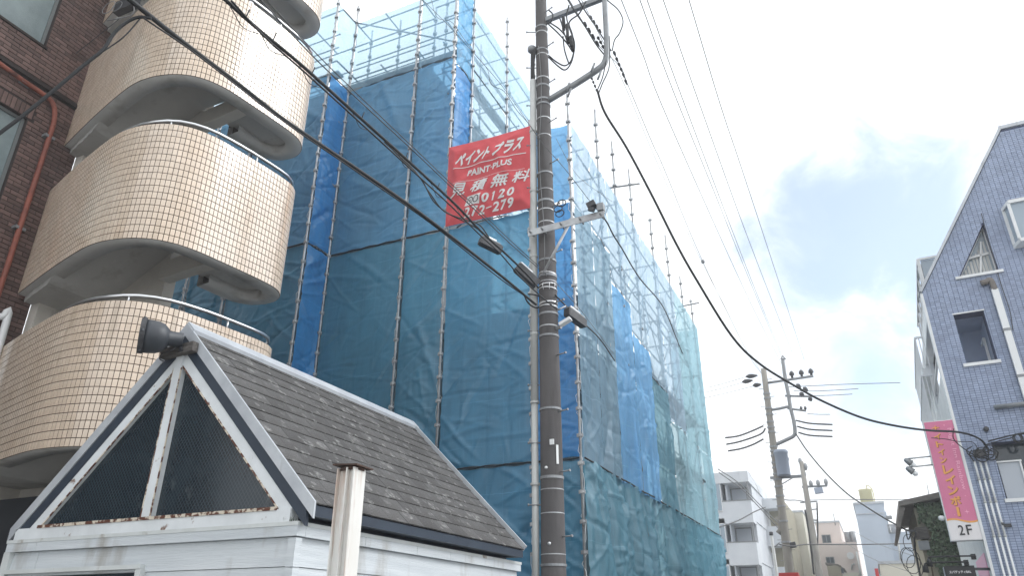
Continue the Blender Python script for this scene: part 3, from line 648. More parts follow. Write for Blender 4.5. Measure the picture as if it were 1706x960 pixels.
# ledgers and decks
lifts_hi = [9.4, 11.25, 13.05, 14.75, 16.5]
for z in lifts_hi:
    tubep((-16.3, LY + 0.16, z), (-10.14, LY + 0.16, z)); tubep((-10.14, LY + 0.16, z), (-10.12, FY + 0.16, z)); tubep((-10.12, FY + 0.16, z), (TX, FY + 0.16, z))
    tubep((TX - 0.12, FY + 0.16, z), (TX - 0.12, 17.0, z)) if z > 11 else None
    tubep((-16.3, 12.62, z), (-8.07, 12.62, z)); tubep((-7.85, 12.7, z), (-7.85, 17.0, z))
    for dz in (0.45, 0.9):
        if z + dz < 16.6:
            tubep((-10.12, FY + 0.16, z + dz), (TX, FY + 0.16, z + dz), 0.018); tubep((-16.3, LY + 0.16, z + dz), (-10.14, LY + 0.16, z + dz), 0.018)
            tubep((-16.3, 12.62, z + dz), (-8.07, 12.62, z + dz), 0.018)
            if z > 11: tubep((TX - 0.12, FY + 0.16, z + dz), (TX - 0.12, 17.0, z + dz), 0.018); tubep((-7.85, 12.7, z + dz), (-7.85, 17.0, z + dz), 0.018)
    for y in [12.3] + tally + [13.7, 15.7]:
        if z > 11: tubep((TX, y, z), (-7.85, y, z), 0.02, 'transom')
    for x in (-15, -13.64, -12.35, -11.3, -10.12, -9.2, -8.07): tubep((x, FY if x > -10.2 else LY, z), (x, 12.62, z), 0.02, 'transom')
# narrow decks: two steel planks with a gap
def plank(p0, p1, w=0.25):
    part('deck_plank', MB().beam(p0, p1, w, 0.045), 'galv_dark', sc)
for z in (11.2, 13.0, 14.7):
    plank((-16.2, LY + 0.55, z), (-10.3, LY + 0.55, z)); plank((-10.0, FY + 0.42, z), (TX - 0.1, FY + 0.42, z))
    plank((TX - 0.45, 12.8, z), (TX - 0.45, 17, z))
# diagonal braces
tubep((-10.12, FY, 16.55), (-7.0, FY + 0.75, 15.2), 0.021, 'brace'); tubep((-8.07, FY, 14.7), (-8.07, 12.62, 13.2), 0.021, 'brace')
tubep((-10.12, 12.6, 14.75), (-8.6, 12.6, 13.0), 0.021, 'brace')
for y0, y1 in zip([FY] + tally, tally): tubep((TX - 0.16, y0, 13.1), (TX - 0.16, y1, 14.9), 0.018, 'brace')
for z in [5.9, 7.7, 9.45, 11.2]:
    tubep((CX - 0.2, FY + .2, z), (CX - 0.2, 24.5, z)); tubep((CX - 0.95, 12.8, z), (CX - 0.95, 24.4, z)); tubep((TX, FY + 0.2, z), (CX - .2, FY + 0.2, z))
    if z < 11: tubep((CX - 0.95, 12.8, z + 0.9), (CX - 0.95, 24.4, z + 0.9), 0.018)
    for y in [12.8] + ry: tubep((CX, y, z), (CX - 0.95, y, z), 0.02, 'transom')
    if z < 8: plank((CX - 0.35, 12.8, z), (CX - 0.35, 24.4, z)); plank((CX - 0.65, 12.8, z), (CX - 0.65, 24.4, z))
yy = [FY] + ry
for i, (y0, y1) in enumerate(zip(yy, yy[1:])):
    for z in (5.9, 7.7, 9.45)[:3 if i % 2 else 2]:
        tubep((CX - 0.24, y0, z), (CX - 0.24, y1, z + 1.75), 0.018, 'brace')
        if i > 2: tubep((CX - 0.95, y1, z), (CX - 0.95, y0, z + 1.75), 0.018, 'brace')
tubep((-6.9, FY + 0.2, 9.5), (CX, FY + 0.2, 11.1), 0.018, 'brace')
tubep((CX - 0.2, 15.3, 11.7), (CX + 0.55, 15.5, 11.75), 0.024, 'tie_tube'); tubep((CX - 0.2, 22.7, 11.35), (CX + 0.5, 22.75, 11.4), 0.024, 'tie_tube')

# ---- mesh sheets
def vnoise(x, y, seed):
    """smooth 2-D noise in -1..1 on numpy arrays"""
    xi, yi = np.floor(x).astype(np.int64), np.floor(y).astype(np.int64); fx_, fy_ = x - xi, y - yi
    def hsh(ix, iy):
        h = (ix * 374761393 + iy * 668265263 + int(seed * 1013) * 982451653) & 0xffffffff
        h = ((h ^ (h >> 13)) * 1274126177) & 0xffffffff
        return ((h ^ (h >> 16)) & 0xffff) / 32767.5 - 1
    sx, sy = fx_ * fx_ * (3 - 2 * fx_), fy_ * fy_ * (3 - 2 * fy_)
    a_ = hsh(xi, yi) * (1 - sx) + hsh(xi + 1, yi) * sx; b_ = hsh(xi, yi + 1) * (1 - sx) + hsh(xi + 1, yi + 1) * sx
    return a_ * (1 - sy) + b_ * sy
def mesh_sheet(p0, p1, z0, z1, material, seed, step=0.032, label=None, bil=1.0, dia=1.0, vert=0.0, flare=0.0, pull0=0.0, pull1=0.0, droop=0.0):
    p0 = Vector(p0); p1 = Vector(p1); W = (p1 - p0).length; H = z1 - z0
    d = (p1 - p0).normalized(); n = Vector((d.y, -d.x, 0)); rg = np.random.RandomState(int(seed * 10) % 100000)
    nu = max(6, int(W / step)); nv = max(8, int(H / (step * 1.1)))
    u, v = np.meshgrid(np.linspace(0, W, nu + 1), np.linspace(0, H, nv + 1))
    eu = np.minimum(u, W - u); ev = np.minimum(v, H - v); edge = np.minimum(1, eu / 0.12) * np.minimum(1, ev / 0.12)
    h = 0.07 * bil * np.sin(np.pi * u / W) * (0.35 + 0.65 * np.sin(np.pi * v / H)) * (0.5 + 0.9 * vnoise(u * 0.8, v * 0.6, seed))
    h += 0.030 * bil * vnoise(u * 1.6 + 9, v * 1.1, seed + 1) * edge
    wu = u + 0.05 * vnoise(u * 2.1, v * 1.9, seed + 2); wv = v + 0.05 * vnoise(u * 1.8, v * 2.2, seed + 3)
    def crease(cx, cy, ang, ln_, wd, am):
        ca_, sa_ = math.cos(ang), math.sin(ang); al = (wu - cx) * ca_ + (wv - cy) * sa_; ac = -(wu - cx) * sa_ + (wv - cy) * ca_
        return am * np.exp(-(ac / wd) ** 2) * np.exp(-(al / ln_) ** 4)
    area_ = W * H
    # long tension creases fanning from the ties on both lacings
    for side in (0, 1):
        for y in np.arange(0.1, H, 0.45):
            for _ in range(1 if rg.rand() < 0.7 else 2):
                ang = rg.uniform(-0.9, 0.9) if rg.rand() < 0.8 else rg.uniform(-1.3, 1.3); L = rg.uniform(0.2, 0.55) * dia
                cx_ = (0.03 + L * 0.8 * abs(math.cos(ang))) if side == 0 else W - 0.03 - L * 0.8 * abs(math.cos(ang)); sg = 1 if side == 0 else -1
                h += crease(cx_, y + sg * L * 0.8 * math.sin(ang), ang, L, rg.uniform(0.018, 0.05), rg.choice([-1, 1]) * rg.uniform(0.006, 0.022) * dia)
    # pressed folds of the packet and loose crumples
    for k_ in range(1, int(H / 0.86) + 1): h += crease(W / 2, k_ * 0.86 + rg.uniform(-0.06, 0.06), rg.uniform(-0.06, 0.06), W * 0.62, 0.020, rg.choice([-1, 1]) * rg.uniform(0.008, 0.016)) * edge
    for f_ in (0.25, 0.5, 0.75): h += crease(W * f_, H / 2, math.pi / 2 + rg.uniform(-0.01, 0.01), H * 0.6, 0.016, rg.choice([-1, 1]) * 0.009) * edge
    for _ in range(int(area_ * 2.6 * dia)):
        ang = rg.choice([rg.normal(0.5, 0.35), rg.normal(-0.5, 0.35), rg.normal(1.3, 0.3)]); L = rg.uniform(0.10, 0.40)
        h += crease(rg.uniform(0, W), rg.uniform(0, H), ang, L, rg.uniform(0.014, 0.032), rg.choice([-1, 1]) * rg.uniform(0.004, 0.013) * dia) * edge
    # a few broad diagonal drags
    for _ in range(int(2 + area_ * 0.35)):
        h += crease(rg.uniform(0, W), rg.uniform(0, H), rg.choice([-1, 1]) * rg.uniform(0.5, 1.2), rg.uniform(0.5, 1.1), rg.uniform(0.05, 0.11), rg.uniform(-0.035, 0.04) * dia) * edge
    if vert:
        ph = 0.30 * vnoise(u * 0.7, v * 0.7, seed + 5)
        q_ = vnoise((u + ph) * 2.4, v * 0.22, seed + 6); q2 = vnoise((u - ph) * 6.0, v * 0.5, seed + 7)
        h += vert * (0.25 + 0.75 * (1 - v / H)) * (0.6 - 1.8 * np.abs(q_)) * np.minimum(1, eu / 0.12) + vert * 0.20 * (0.5 - 1.6 * np.abs(q2)) * edge
    h += flare * (1 - v / H) ** 1.5
    hem_ = 0.025 * np.abs(np.sin(np.pi * u / 0.45)); zz_ = v.copy(); zz_[0] += hem_[0]; zz_[-1] -= hem_[-1]
    if droop: zz_ -= droop * np.sin(np.pi * u / W) * (v / H) ** 3
    # sides drawn in between their fixings
    un = u / W; bow = np.sin(np.pi * np.clip(v / H, 0, 1)); uu = u + W * (pull0 * (1 - un) - pull1 * un) * bow + 0.012 * (np.abs(np.sin(np.pi * v / 0.45))) * ((un < 0.001) * 1.0 - (un > 0.999) * 1.0)
    P_ = np.stack([p0.x + d.x * uu + n.x * h, p0.y + d.y * uu + n.y * h, z0 + zz_], -1).reshape(-1, 3)
    idx = np.arange((nu + 1) * (nv + 1)).reshape(nv + 1, nu + 1)
    q = np.stack([idx[:-1, :-1], idx[:-1, 1:], idx[1:, 1:], idx[1:, :-1]], -1).reshape(-1, 4)
    P_ -= np.array(sc.location)
    me = bpy.data.meshes.new('mesh_sheet'); me.vertices.add(len(P_)); me.vertices.foreach_set('co', P_.astype(np.float32).ravel())
    me.loops.add(q.size); me.loops.foreach_set('vertex_index', q.ravel().astype(np.int32)); me.polygons.add(len(q))
    me.polygons.foreach_set('loop_start', np.arange(0, q.size, 4, dtype=np.int32)); me.update(); me.polygons.foreach_set('use_smooth', np.ones(len(q), dtype=bool)); me.validate()
    o = bpy.data.objects.new('mesh_sheet', me); COL.objects.link(o); me.materials.append(M[material]); o.parent = sc; BASE[o.name] = BASE[sc.name]
    return tag(o, label)
S1, S2, S3 = 4.25, 9.39, 14.5
sd_ = iter(range(1, 200))
def col_sheets(p0, p1, mats, zs=(0.1, S1, S2, 14.2, 16.55), **k):
    for (a, b), mt in zip(zip(zs, zs[1:]), mats):
        if mt: mesh_sheet(p0, p1, a + 0.015, b - 0.015, mt, next(sd_) * 7.3, dia=k.get('dia', 1.75), vert=k.get('vert', 0.0))
for x0, x1 in zip(leftx, leftx[1:]): col_sheets((x0 + 0.02, LY, 0), (x1 - 0.02, LY, 0), ('teal2', 'teal2', 'blue', 'thin'))
col_sheets((-10.14, LY, 0), (-10.11, FY - 0.04, 0), ('vivid', 'vivid', 'vivid', 'thin'), vert=0.03)
col_sheets((-10.10, FY, 0), (-8.09, FY, 0), ('teal2', 'teal2', 'blue', 'thin'))
col_sheets((-8.05, FY, 0), (TX - 0.02, FY, 0), ('teal2', 'teal2', 'blue', 'thin'))
col_sheets((TX + 0.02, FY, 0), (-5.07, FY, 0), ('teal', 'teal', 'blue'), zs=(0.1, S1, S2, 11.28))
col_sheets((-5.03, FY, 0), (CX, FY, 0), ('teal2', 'vivid', 'brightblue'), zs=(0.1, S1, S2, 11.28))
col_sheets((TX + 0.01, FY + 0.03, 0), (TX + 0.01, 12.72, 0), ('vivid', 'blue'), zs=(11.2, 14.0, 18.2), vert=0.03)
for y0, y1 in zip(tally, tally[1:]): col_sheets((TX + 0.01, y0, 0), (TX + 0.01, y1, 0), ('thin', 'thin'), zs=(11.2, S3, 16.6))
# right face along the street
cols = [(FY + 0.03, 13.05, 'sea', 'grey_sheet', 'pale'), (13.05, 14.25, 'sea', 'grey_sheet', 'pale'), (14.25, 15.75, 'sea', 'brightblue', 'pale'), (15.75, 17.25, 'sea', 'brightblue', 'pale'),
        (17.25, 19.0, 'sea', 'sea', 'pale'), (19.0, 21.0, 'sea', 'sea_thin', 'pale'), (21.0, 22.9, 'sea', 'sea_thin', 'sea_thin'), (22.9, 24.62, 'sea', 'sea_thin', 'sea_thin')]
for i_, (y0, y1, a, b, c) in enumerate(cols):
    mesh_sheet((CX + 0.02, y0, 0), (CX + 0.02, y1, 0), 0.1, S1 + 0.02, a, next(sd_) * 7.3, vert=0.30, dia=1.8, flare=0.22 if y0 > 13 else 0.05, bil=1.5)
    zt = {'grey_sheet': 9.3, 'brightblue': 8.6 if y0 < 15 else 7.9, 'sea': 7.3}.get(b, 6.6)
    mesh_sheet((CX + 0.02, y0, 0), (CX + 0.02, y1, 0), S1 - 0.06, zt, b, next(sd_) * 7.3, vert=0.10, dia=1.2, pull1=0.16 if i_ == 6 else 0, pull0=0.10 if i_ == 7 else 0)
    mesh_sheet((CX + 0.02, y0, 0), (CX + 0.02, y1, 0), zt + 0.015, 11.28, c, next(sd_) * 7.3, vert=0.05, dia=1.5)
# end face and inner return
mesh_sheet((CX + 0.02, 24.64, 0), (CX - 1.0, 24.64, 0), 0.1, 11.25, 'sea_thin', 501, vert=0.05)
# rolled hems and ties along the seams
def hem(p0, p1, z, r=0.02): part('seam_rope', MB().tube(catmull([Vector(p0).lerp(Vector(p1), t) + Vector((0, 0, z + (0.012 * math.sin(t * 40)))) for t in [i / 14 for i in range(15)]], 2), r, 6), 'black', sc)
hem((-16.2, LY - 0.03, 0), (-10.14, LY - 0.03, 0), S2); hem((-10.14, LY - 0.03, 0), (-10.12, FY - 0.05, 0), S2); hem((-10.1, FY - 0.03, 0), (TX, FY - 0.03, 0), S2); hem((TX, FY - 0.03, 0), (CX, FY - 0.03, 0), S1, 0.014)
hem((CX + 0.05, FY, 0), (CX + 0.05, 24.6, 0), S1, 0.016)

# ---- red banner on the scaffold
bn = thing('banner', 'red cloth banner with white Japanese lettering and phone number tied to scaffold', 'banner', (-6, FY - 0.1, 9.4))
BX0, BX1, BZ0, BZ1 = -6.985, -4.985, 9.375, 11.42
def bsurf(u, v, off=0.0):
    """u to the right, v upwards, both 0..1"""
    W = BX1 - BX0; H = BZ1 - BZ0; x, z = u * W, v * H
    e = min(1, u / 0.1, (1 - u) / 0.1, v / 0.1, (1 - v) / 0.1)
    d = 0.05 * math.sin(math.pi * u) * math.sin(math.pi * v)
    a = noise.noise(Vector((x * 1.1 + z * 0.8, z * 1.2 - x * 0.4, 4.2))); d += 0.03 * (1 - abs(a) * 2) * e
    a = noise.noise(Vector((x * 0.9 - z * 1.0, z * 0.5 + x * 1.2, 8.2))); d += 0.04 * (1 - abs(a) * 2) * e
    for ca_, sa_, off_, wd_, am_ in ((0.8, 0.6, 1.0, 0.09, 0.03), (0.6, -0.8, -0.55, 0.09, 0.04), (0.97, 0.2, 0.5, 0.07, 0.02), (0.3, 0.95, 0.75, 0.08, 0.02), (0.75, -0.66, 0.35, 0.08, 0.032), (0.9, 0.43, 1.75, 0.08, 0.03)):
        q_ = (x * ca_ + z * sa_ - off_ + 0.05 * noise.noise(Vector((x * 2, z * 2, off_)))); d += 0.75 * am_ * math.exp(-(q_ / wd_) ** 2) * e
    sagt = -0.03 * math.sin(math.pi * u) * v - 0.05 * (1 - v) * 0
    return Vector((BX0 + x, FY - 0.13 - d - off, BZ0 + z + sagt - 0.05 * u * 0.5))
n_ = 90
cl_ = part('cloth', MB().add([bsurf(i / n_, j / n_) for j in range(n_ + 1) for i in range(n_ + 1)], [(j * (n_ + 1) + i, j * (n_ + 1) + i + 1, (j + 1) * (n_ + 1) + i + 1, (j + 1) * (n_ + 1) + i) for j in range(n_) for i in range(n_)], True), 'red', bn, fixn=False)
def refine(mb, maxlen):
    b = bmesh.new(); vs = [b.verts.new(v) for v in mb.v]
    for f in mb.f:
        try: b.faces.new([vs[i] for i in f])
        except ValueError: pass
    for _ in range(5):
        es = [e for e in b.edges if e.calc_length() > maxlen]
        if not es: break
        bmesh.ops.subdivide_edges(b, edges=es, cuts=1); bmesh.ops.triangulate(b, faces=b.faces)
    b.verts.index_update(); out = MB().add([v.co.copy() for v in b.verts], [tuple(v.index for v in f.verts) for f in b.faces]); b.free(); return out
def on_banner(nm_, mb, u0, u1, v0, v1, shear=0.0, material='bletter', arch=0.0, bold=0.0):
    """mb is 0..1 wide and high"""
    q = MB().add([((u0 + (u1 - u0) * v.x + shear * (v.y - 0.5) * (v1 - v0)), v0 + (v1 - v0) * v.y + arch * math.sin(math.pi * v.x), 0) for v in mb.v], mb.f)
    q = refine(q, 0.011)
    out = MB().add([bsurf(v.x, v.y, 0.016) for v in q.v], q.f)
    if bold:   # heavier strokes: layers of the same print shifted a little, each a hair further out
        for k_, (du, dv) in enumerate(((bold, 0), (-bold, 0), (0, bold), (0, -bold))): out.add([bsurf(v.x + du, v.y + dv, 0.0172 + 0.0012 * k_) for v in q.v], q.f)
    return part(nm_, out, material, cl_, fixn=False)
def rect(): return MB().add([(0, 0, 0), (1, 0, 0), (1, 1, 0), (0, 1, 0)], [(0, 1, 2, 3)])
for i, ch in enumerate('ペイントプラス'):
    u0 = 0.125 + i * 0.116; wd = 0.100 if ch != 'ト' else 0.07
    on_banner('letter', text_mesh(ch, 0.042), u0, u0 + wd, 0.685 + 0.004 * i, 0.850 + 0.003 * i, 0.35)
on_banner('underline', rect(), 0.10, 0.95, 0.655, 0.664, 0, arch=0.012)
on_banner('letter', text_mesh('PAINT', 0.03), 0.275, 0.545, 0.535, 0.610, 0.15); on_banner('letter', text_mesh('PLUS', 0.03), 0.575, 0.795, 0.545, 0.618, 0.15)
on_banner('letter', text_mesh('-', 0.02), 0.548, 0.568, 0.575, 0.585)
on_banner('underline', rect(), 0.10, 0.93, 0.475, 0.479)
for ch, uc in zip('見積無料', (0.17, 0.415, 0.665, 0.90)): on_banner('letter', text_mesh(ch, 0.0), uc - 0.086, uc + 0.086, 0.315, 0.458, 0.35, bold=0.0035)
# free-call mark: white plate with two ringed loops
on_banner('phone_mark', rect(), 0.265, 0.435, 0.165, 0.275, 0.3)
def ringm(a0, a1, n=28): return MB().add([(0.5 + 0.5 * r_ * math.cos(2 * math.pi * i / n), 0.5 + 0.5 * r_ * math.sin(2 * math.pi * i / n), 0) for i in range(n) for r_ in (a0, a1)], [(2 * i, 2 * i + 1, 2 * ((i + 1) % n) + 1, 2 * ((i + 1) % n)) for i in range(n)])
def on_banner2(mb, u0, u1, v0, v1):
    part('phone_loop', MB().add([bsurf(u0 + (u1 - u0) * v.x + 0.3 * (v.y - 0.5) * (v1 - v0), v0 + (v1 - v0) * v.y, 0.024) for v in mb.v], mb.f), 'ink', cl_, fixn=False)
on_banner2(ringm(0.72, 0.95), 0.28, 0.352, 0.18, 0.262); on_banner2(ringm(0.72, 0.95), 0.352, 0.424, 0.18, 0.262); on_banner2(ringm(0.0, 0.4), 0.297, 0.335, 0.20, 0.242)
for i, ch in enumerate('0120'):
    w_ = 0.075 if ch != '1' else 0.045; on_banner('letter', text_mesh(ch, 0.03) if ch != '1' else MB().add([(0.3, 0, 0), (0.85, 0, 0), (0.85, 1, 0), (0.45, 1, 0), (0.0, 0.84, 0), (0.0, 0.72, 0), (0.3, 0.82, 0)], [(0, 1, 2, 3, 6), (3, 4, 5, 6)]), 0.455 + i * 0.097 + (0.012 if ch == '1' else 0), 0.455 + i * 0.097 + w_ + (0.002 if ch == '1' else 0), 0.168, 0.272, 0.25)
for i, ch in enumerate('272-279'):
    v0, v1 = (0.04, 0.145) if ch != '-' else (0.09, 0.102); on_banner('letter', text_mesh(ch, 0.03), 0.245 + i * 0.083, 0.245 + i * 0.083 + 0.070, v0, v1, 0.25)
for u in (0.0, 1.0):
    for v in (0.0, 0.33, 0.66, 1.0): p = bsurf(u, v); part('tie_cord', MB().tube([p, p + Vector((-0.06 if u == 0 else 0.06, 0.06, 0.03))], 0.006, 5), 'white_plastic', bn)
# ================================================================== SHED with glazed gable
ZT = 2.35
c0 = PZ(497, 868.6, ZT); X1, Y1 = c0.x, c0.y
XL = PY(13.7, 902, Y1).x; YE = PX(868, 940.4, X1).y
shed = thing('shed', 'small white clad shed with steep shingle roof and glazed gable front', 'shed', (X1, Y1, 0))
F = lambda x, y, d=0.0: PY(x, y, Y1 + d)
part('inner_core', MB().bb((XL + 0.12, Y1 + 0.14, 0), (X1 - 0.12, YE - 0.12, ZT - 0.05)), 'dark', shed)
# siding boards: front and right side
zcap = F(491, 893).z
op_r = F(228, 949).x; op_z = F(228, 949).z
bz = zcap; k = 0; bh = F(488, 893).z - F(488, 943).z
def board(lo, hi, axis):
    """board with its foot standing proud like drop siding"""
    (x0, y0, z0), (x1, y1, z1) = lo, hi; mb = MB()
    if axis == 'x': mb.add([(x0, y0, z0), (x1, y0, z0), (x1, y0 + 0.012, z1), (x0, y0 + 0.012, z1), (x0, y0 + 0.05, z0), (x1, y0 + 0.05, z0), (x1, y0 + 0.05, z1), (x0, y0 + 0.05, z1)], [(0, 1, 2, 3), (7, 6, 5, 4), (0, 4, 5, 1), (3, 2, 6, 7), (0, 3, 7, 4), (1, 5, 6, 2)])
    else: mb.add([(x0, y0, z0), (x0, y1, z0), (x0 - 0.012, y1, z1), (x0 - 0.012, y0, z1), (x0 - 0.05, y0, z0), (x0 - 0.05, y1, z0), (x0 - 0.05, y1, z1), (x0 - 0.05, y0, z1)], [(3, 2, 1, 0), (4, 5, 6, 7), (1, 5, 4, 0), (7, 6, 2, 3), (4, 7, 3, 0), (2, 6, 5, 1)])
    return mb
while bz > 0.1:
    z1_, z0_ = bz - 0.004, bz - bh
    if k == 0:
        part('siding_board', board((XL + 0.02, Y1 + 0.035, z0_), (XL + 0.42, Y1, z1_), 'x'), 'siding', shed)
        part('siding_board', board((XL + 0.425, Y1 + 0.035, z0_), (X1 - 0.05, Y1, z1_), 'x'), 'siding', shed)
    else:
        part('siding_board', board((op_r + 0.06, Y1 + 0.035, z0_), (X1 - 0.05, Y1, z1_), 'x'), 'siding', shed)
    part('siding_board', board((X1 - 0.035, Y1 + 0.06, z0_), (0, YE - 0.03, z1_), 'y'), 'siding', shed)
    bz -= bh; k += 1
# corner boards with a lap at each course
for nm_, x, y in (('corner_board', X1, Y1), ):
    bz = zcap
    while bz > 0.1:
        part('corner_board', MB().bb((x - 0.085, y + 0.012, bz - bh - 0.006), (x - 0.012, y + 0.085, bz - 0.012)), 'siding', shed); bz -= bh
part('corner_board', MB().bb((XL - 0.02, Y1 + 0.005, 0), (XL + 0.07, Y1 + 0.08, zcap)), 'trim', shed)
# capping band
for lo, hi in (((XL, Y1, zcap), (XL + 0.42, Y1 + 0.10, ZT - 0.03)), ((XL + 0.424, Y1, zcap), (X1, Y1 + 0.10, ZT - 0.03))): part('cap_band', MB().bb(lo, hi), 'siding', shed)
part('cap_lip', MB().bb((XL - 0.006, Y1 - 0.006, ZT - 0.03), (X1 + 0.006, Y1 + 0.12, ZT)), 'trim', shed)
ys = [Y1 + 0.103, Y1 + 0.9, Y1 + 1.75, Y1 + 2.4, Y1 + 3.2, YE]
for a, b in zip(ys, ys[1:]): part('cap_band', MB().bb((X1 - 0.10, a, zcap), (X1, b - 0.004, ZT - 0.03)), 'siding', shed)
part('cap_lip', MB().bb((X1 - 0.12, Y1 + 0.122, ZT - 0.03), (X1 + 0.006, YE + 0.006, ZT)), 'trim', shed)
# door/window opening trim on the left of the front
part('opening_trim', MB().bb((XL + 0.08, Y1 - 0.02, op_z), (op_r + 0.05, Y1 + 0.09, op_z + 0.035)), 'trim', shed)
part('opening_trim', MB().bb((op_r, Y1 - 0.014, 0), (op_r + 0.06, Y1 + 0.1, op_z - 0.002)), 'trim', shed)
part('dark_opening', MB().bb((XL + 0.07, Y1 + 0.095, 0), (op_r, Y1 + 0.135, op_z)), 'dglass', shed)
# gable: base rail, mullion, rakes, wired panes
GD = 0.05
G = lambda x, y: F(x, y, GD)
bl, br = G(36, 905), G(491, 868)
zr0, zr1 = ZT - 0.01, G(491, 849).z
part('base_rail', MB().bb((G(34, 890).x, Y1 + GD - 0.05, zr0), (G(490, 860).x, Y1 + GD + 0.05, zr1)), 'frame_white', shed)
apx = F(312, 541); er = F(521, 834); el = F(20, 880)
AX = apx.x; AZ = apx.z; HZ = (er.z + el.z) / 2 ; XR = er.x; XLf = el.x
slope = (AZ - er.z) / (XR - AX)
slopeL = (AZ - el.z) / (AX - XLf)
# glass triangle inner apex and frame
gb = zr1
def rake_z(x, drop): return AZ - (slope if x > AX else slopeL) * abs(x - AX) - drop
drop_g = 0.50
mull_t = 0.06
mt_top = G(305, 600); mb0 = G(248, 862)
def rake_strip(name, dtop, dbot, y0, y1, material, parent, zmin=None, xr=None, xl=None):
    out = []
    for sgn in (1, -1):
        sl_ = slope if sgn > 0 else slopeL; xe = (xr if sgn > 0 else xl)
        xm = AX; xe = xm if xe is None else xe; zb_t = AZ - sl_ * abs(xe - AX)
        poly = [(xm, y0, AZ - dtop), (xe, y0, zb_t - dtop), (xe, y0, zb_t - dbot), (xm, y0, AZ - dbot)]
        if zmin is not None:
            # cut level at zmin
            xt = AX + sgn * (AZ - dtop - zmin) / sl_; xb = AX + sgn * (AZ - dbot - zmin) / sl_
            poly = [(xm, y0, AZ - dtop), (xt, y0, zmin), (xb, y0, zmin), (xm, y0, AZ - dbot)]
        out.append(part(name, MB().prism(poly, (0, y1 - y0, 0)), material, parent))
    return out
rake_strip('verge_trim', -0.012, 0.115, Y1, Y1 + 0.02, 'verge', shed, xr=XR + 0.02, xl=XLf - 0.02)
rake_strip('navy_rake', 0.117, 0.245, Y1 + 0.012, Y1 + 0.05, 'navy', shed, xr=XR - 0.06, xl=XLf + 0.06)
part('navy_soffit', MB().prism([(AX, Y1 + 0.091, AZ - 0.10), (XR - 0.06, Y1 + 0.091, er.z - 0.05), (XR - 0.06, Y1 + 0.091, er.z - 0.07), (AX, Y1 + 0.091, AZ - 0.12)], (0, 0.2, 0)), 'navy', shed)
fw = rake_strip('rake_frame', 0.247, 0.385, Y1 + GD - 0.03, Y1 + GD + 0.03, 'frame_white', shed, zmin=zr1 + 0.002)
part('mullion', MB().prism([(mb0.x - 0.035, Y1 + GD - 0.055, zr1 + 0.001), (mb0.x + 0.065, Y1 + GD - 0.055, zr1 + 0.001), (AX + 0.035, Y1 + GD - 0.055, AZ - 0.30), (AX - 0.05, Y1 + GD - 0.055, AZ - 0.30)], (0, 0.08, 0)), 'frame_white', shed)
zg = zr1 + 0.004
gxr = AX + (AZ - 0.385 - zg) / slope; gxl = AX - (AZ - 0.385 - zg) / slopeL
part('pane', MB().prism([(AX, Y1 + GD + 0.012, zg), (gxr + 0.05, Y1 + GD + 0.012, zg), (AX, Y1 + GD + 0.012, AZ - 0.37)], (0, 0.01, 0)), 'wired', shed)
part('pane', MB().prism([(gxl - 0.05, Y1 + GD + 0.012, zg), (AX - 0.002, Y1 + GD + 0.012, zg), (AX - 0.002, Y1 + GD + 0.012, AZ - 0.37)], (0, 0.01, 0)), 'wired', shed)
# flaking putty line along the glass edges
rake_strip('rust_bead', 0.380, 0.398, Y1 + GD - 0.036, Y1 + GD - 0.026, 'rustline', shed, zmin=zr1 + 0.012)
part('rust_bead', MB().bb((gxl, Y1 + GD - 0.06, zr1 - 0.006), (gxr, Y1 + GD - 0.045, zr1 + 0.02)), 'rustline', shed)
for o in (-0.042, 0.068): part('rust_bead', MB().prism([(mb0.x + o, Y1 + GD - 0.058, zr1 + 0.02), (mb0.x + o + 0.012, Y1 + GD - 0.058, zr1 + 0.02), (AX + (0.04 if o > 0 else -0.06) + 0.006, Y1 + GD - 0.058, AZ - 0.44), (AX + (0.04 if o > 0 else -0.06), Y1 + GD - 0.058, AZ - 0.44)], (0, 0.01, 0)), 'rustline', shed)
# roof slopes
YR = PX(685.3, 703.5, AX).y; YEv = PX(873, 914, XR).y
dn = Vector((1, 0, -slope)).normalized(); nR = Vector((slope, 0, 1)).normalized(); Ls = math.hypot(XR - AX, AZ - er.z)
A0 = Vector((AX, 0, AZ)); E0 = Vector((XR, 0, er.z))
roofR = part('roof_slope', MB().prism([Vector((AX, Y1 + 0.032, AZ)) - nR * 0.034, Vector((XR, Y1 + 0.032, er.z)) - nR * 0.034, Vector((XR, Y1 + 0.032, er.z)) - nR * 0.09, Vector((AX, Y1 + 0.032, AZ)) - nR * 0.13], (0, YEv - Y1 - 0.032, 0)), 'navy', shed)
nL = Vector((-slopeL, 0, 1)).normalized()
part('roof_slope', MB().prism([Vector((AX, Y1 + 0.032, AZ)) - Vector((0, 0, 0.004)), Vector((XLf, Y1 + 0.032, el.z)), Vector((XLf, Y1 + 0.032, el.z)) - nL * 0.09, Vector((AX - 0.004, Y1 + 0.032, AZ)) - Vector((0, 0, 0.13))], (0, YEv - Y1 - 0.032, 0)), 'shingle', shed)
NC = 14; ex_ = Ls / NC; mats = []
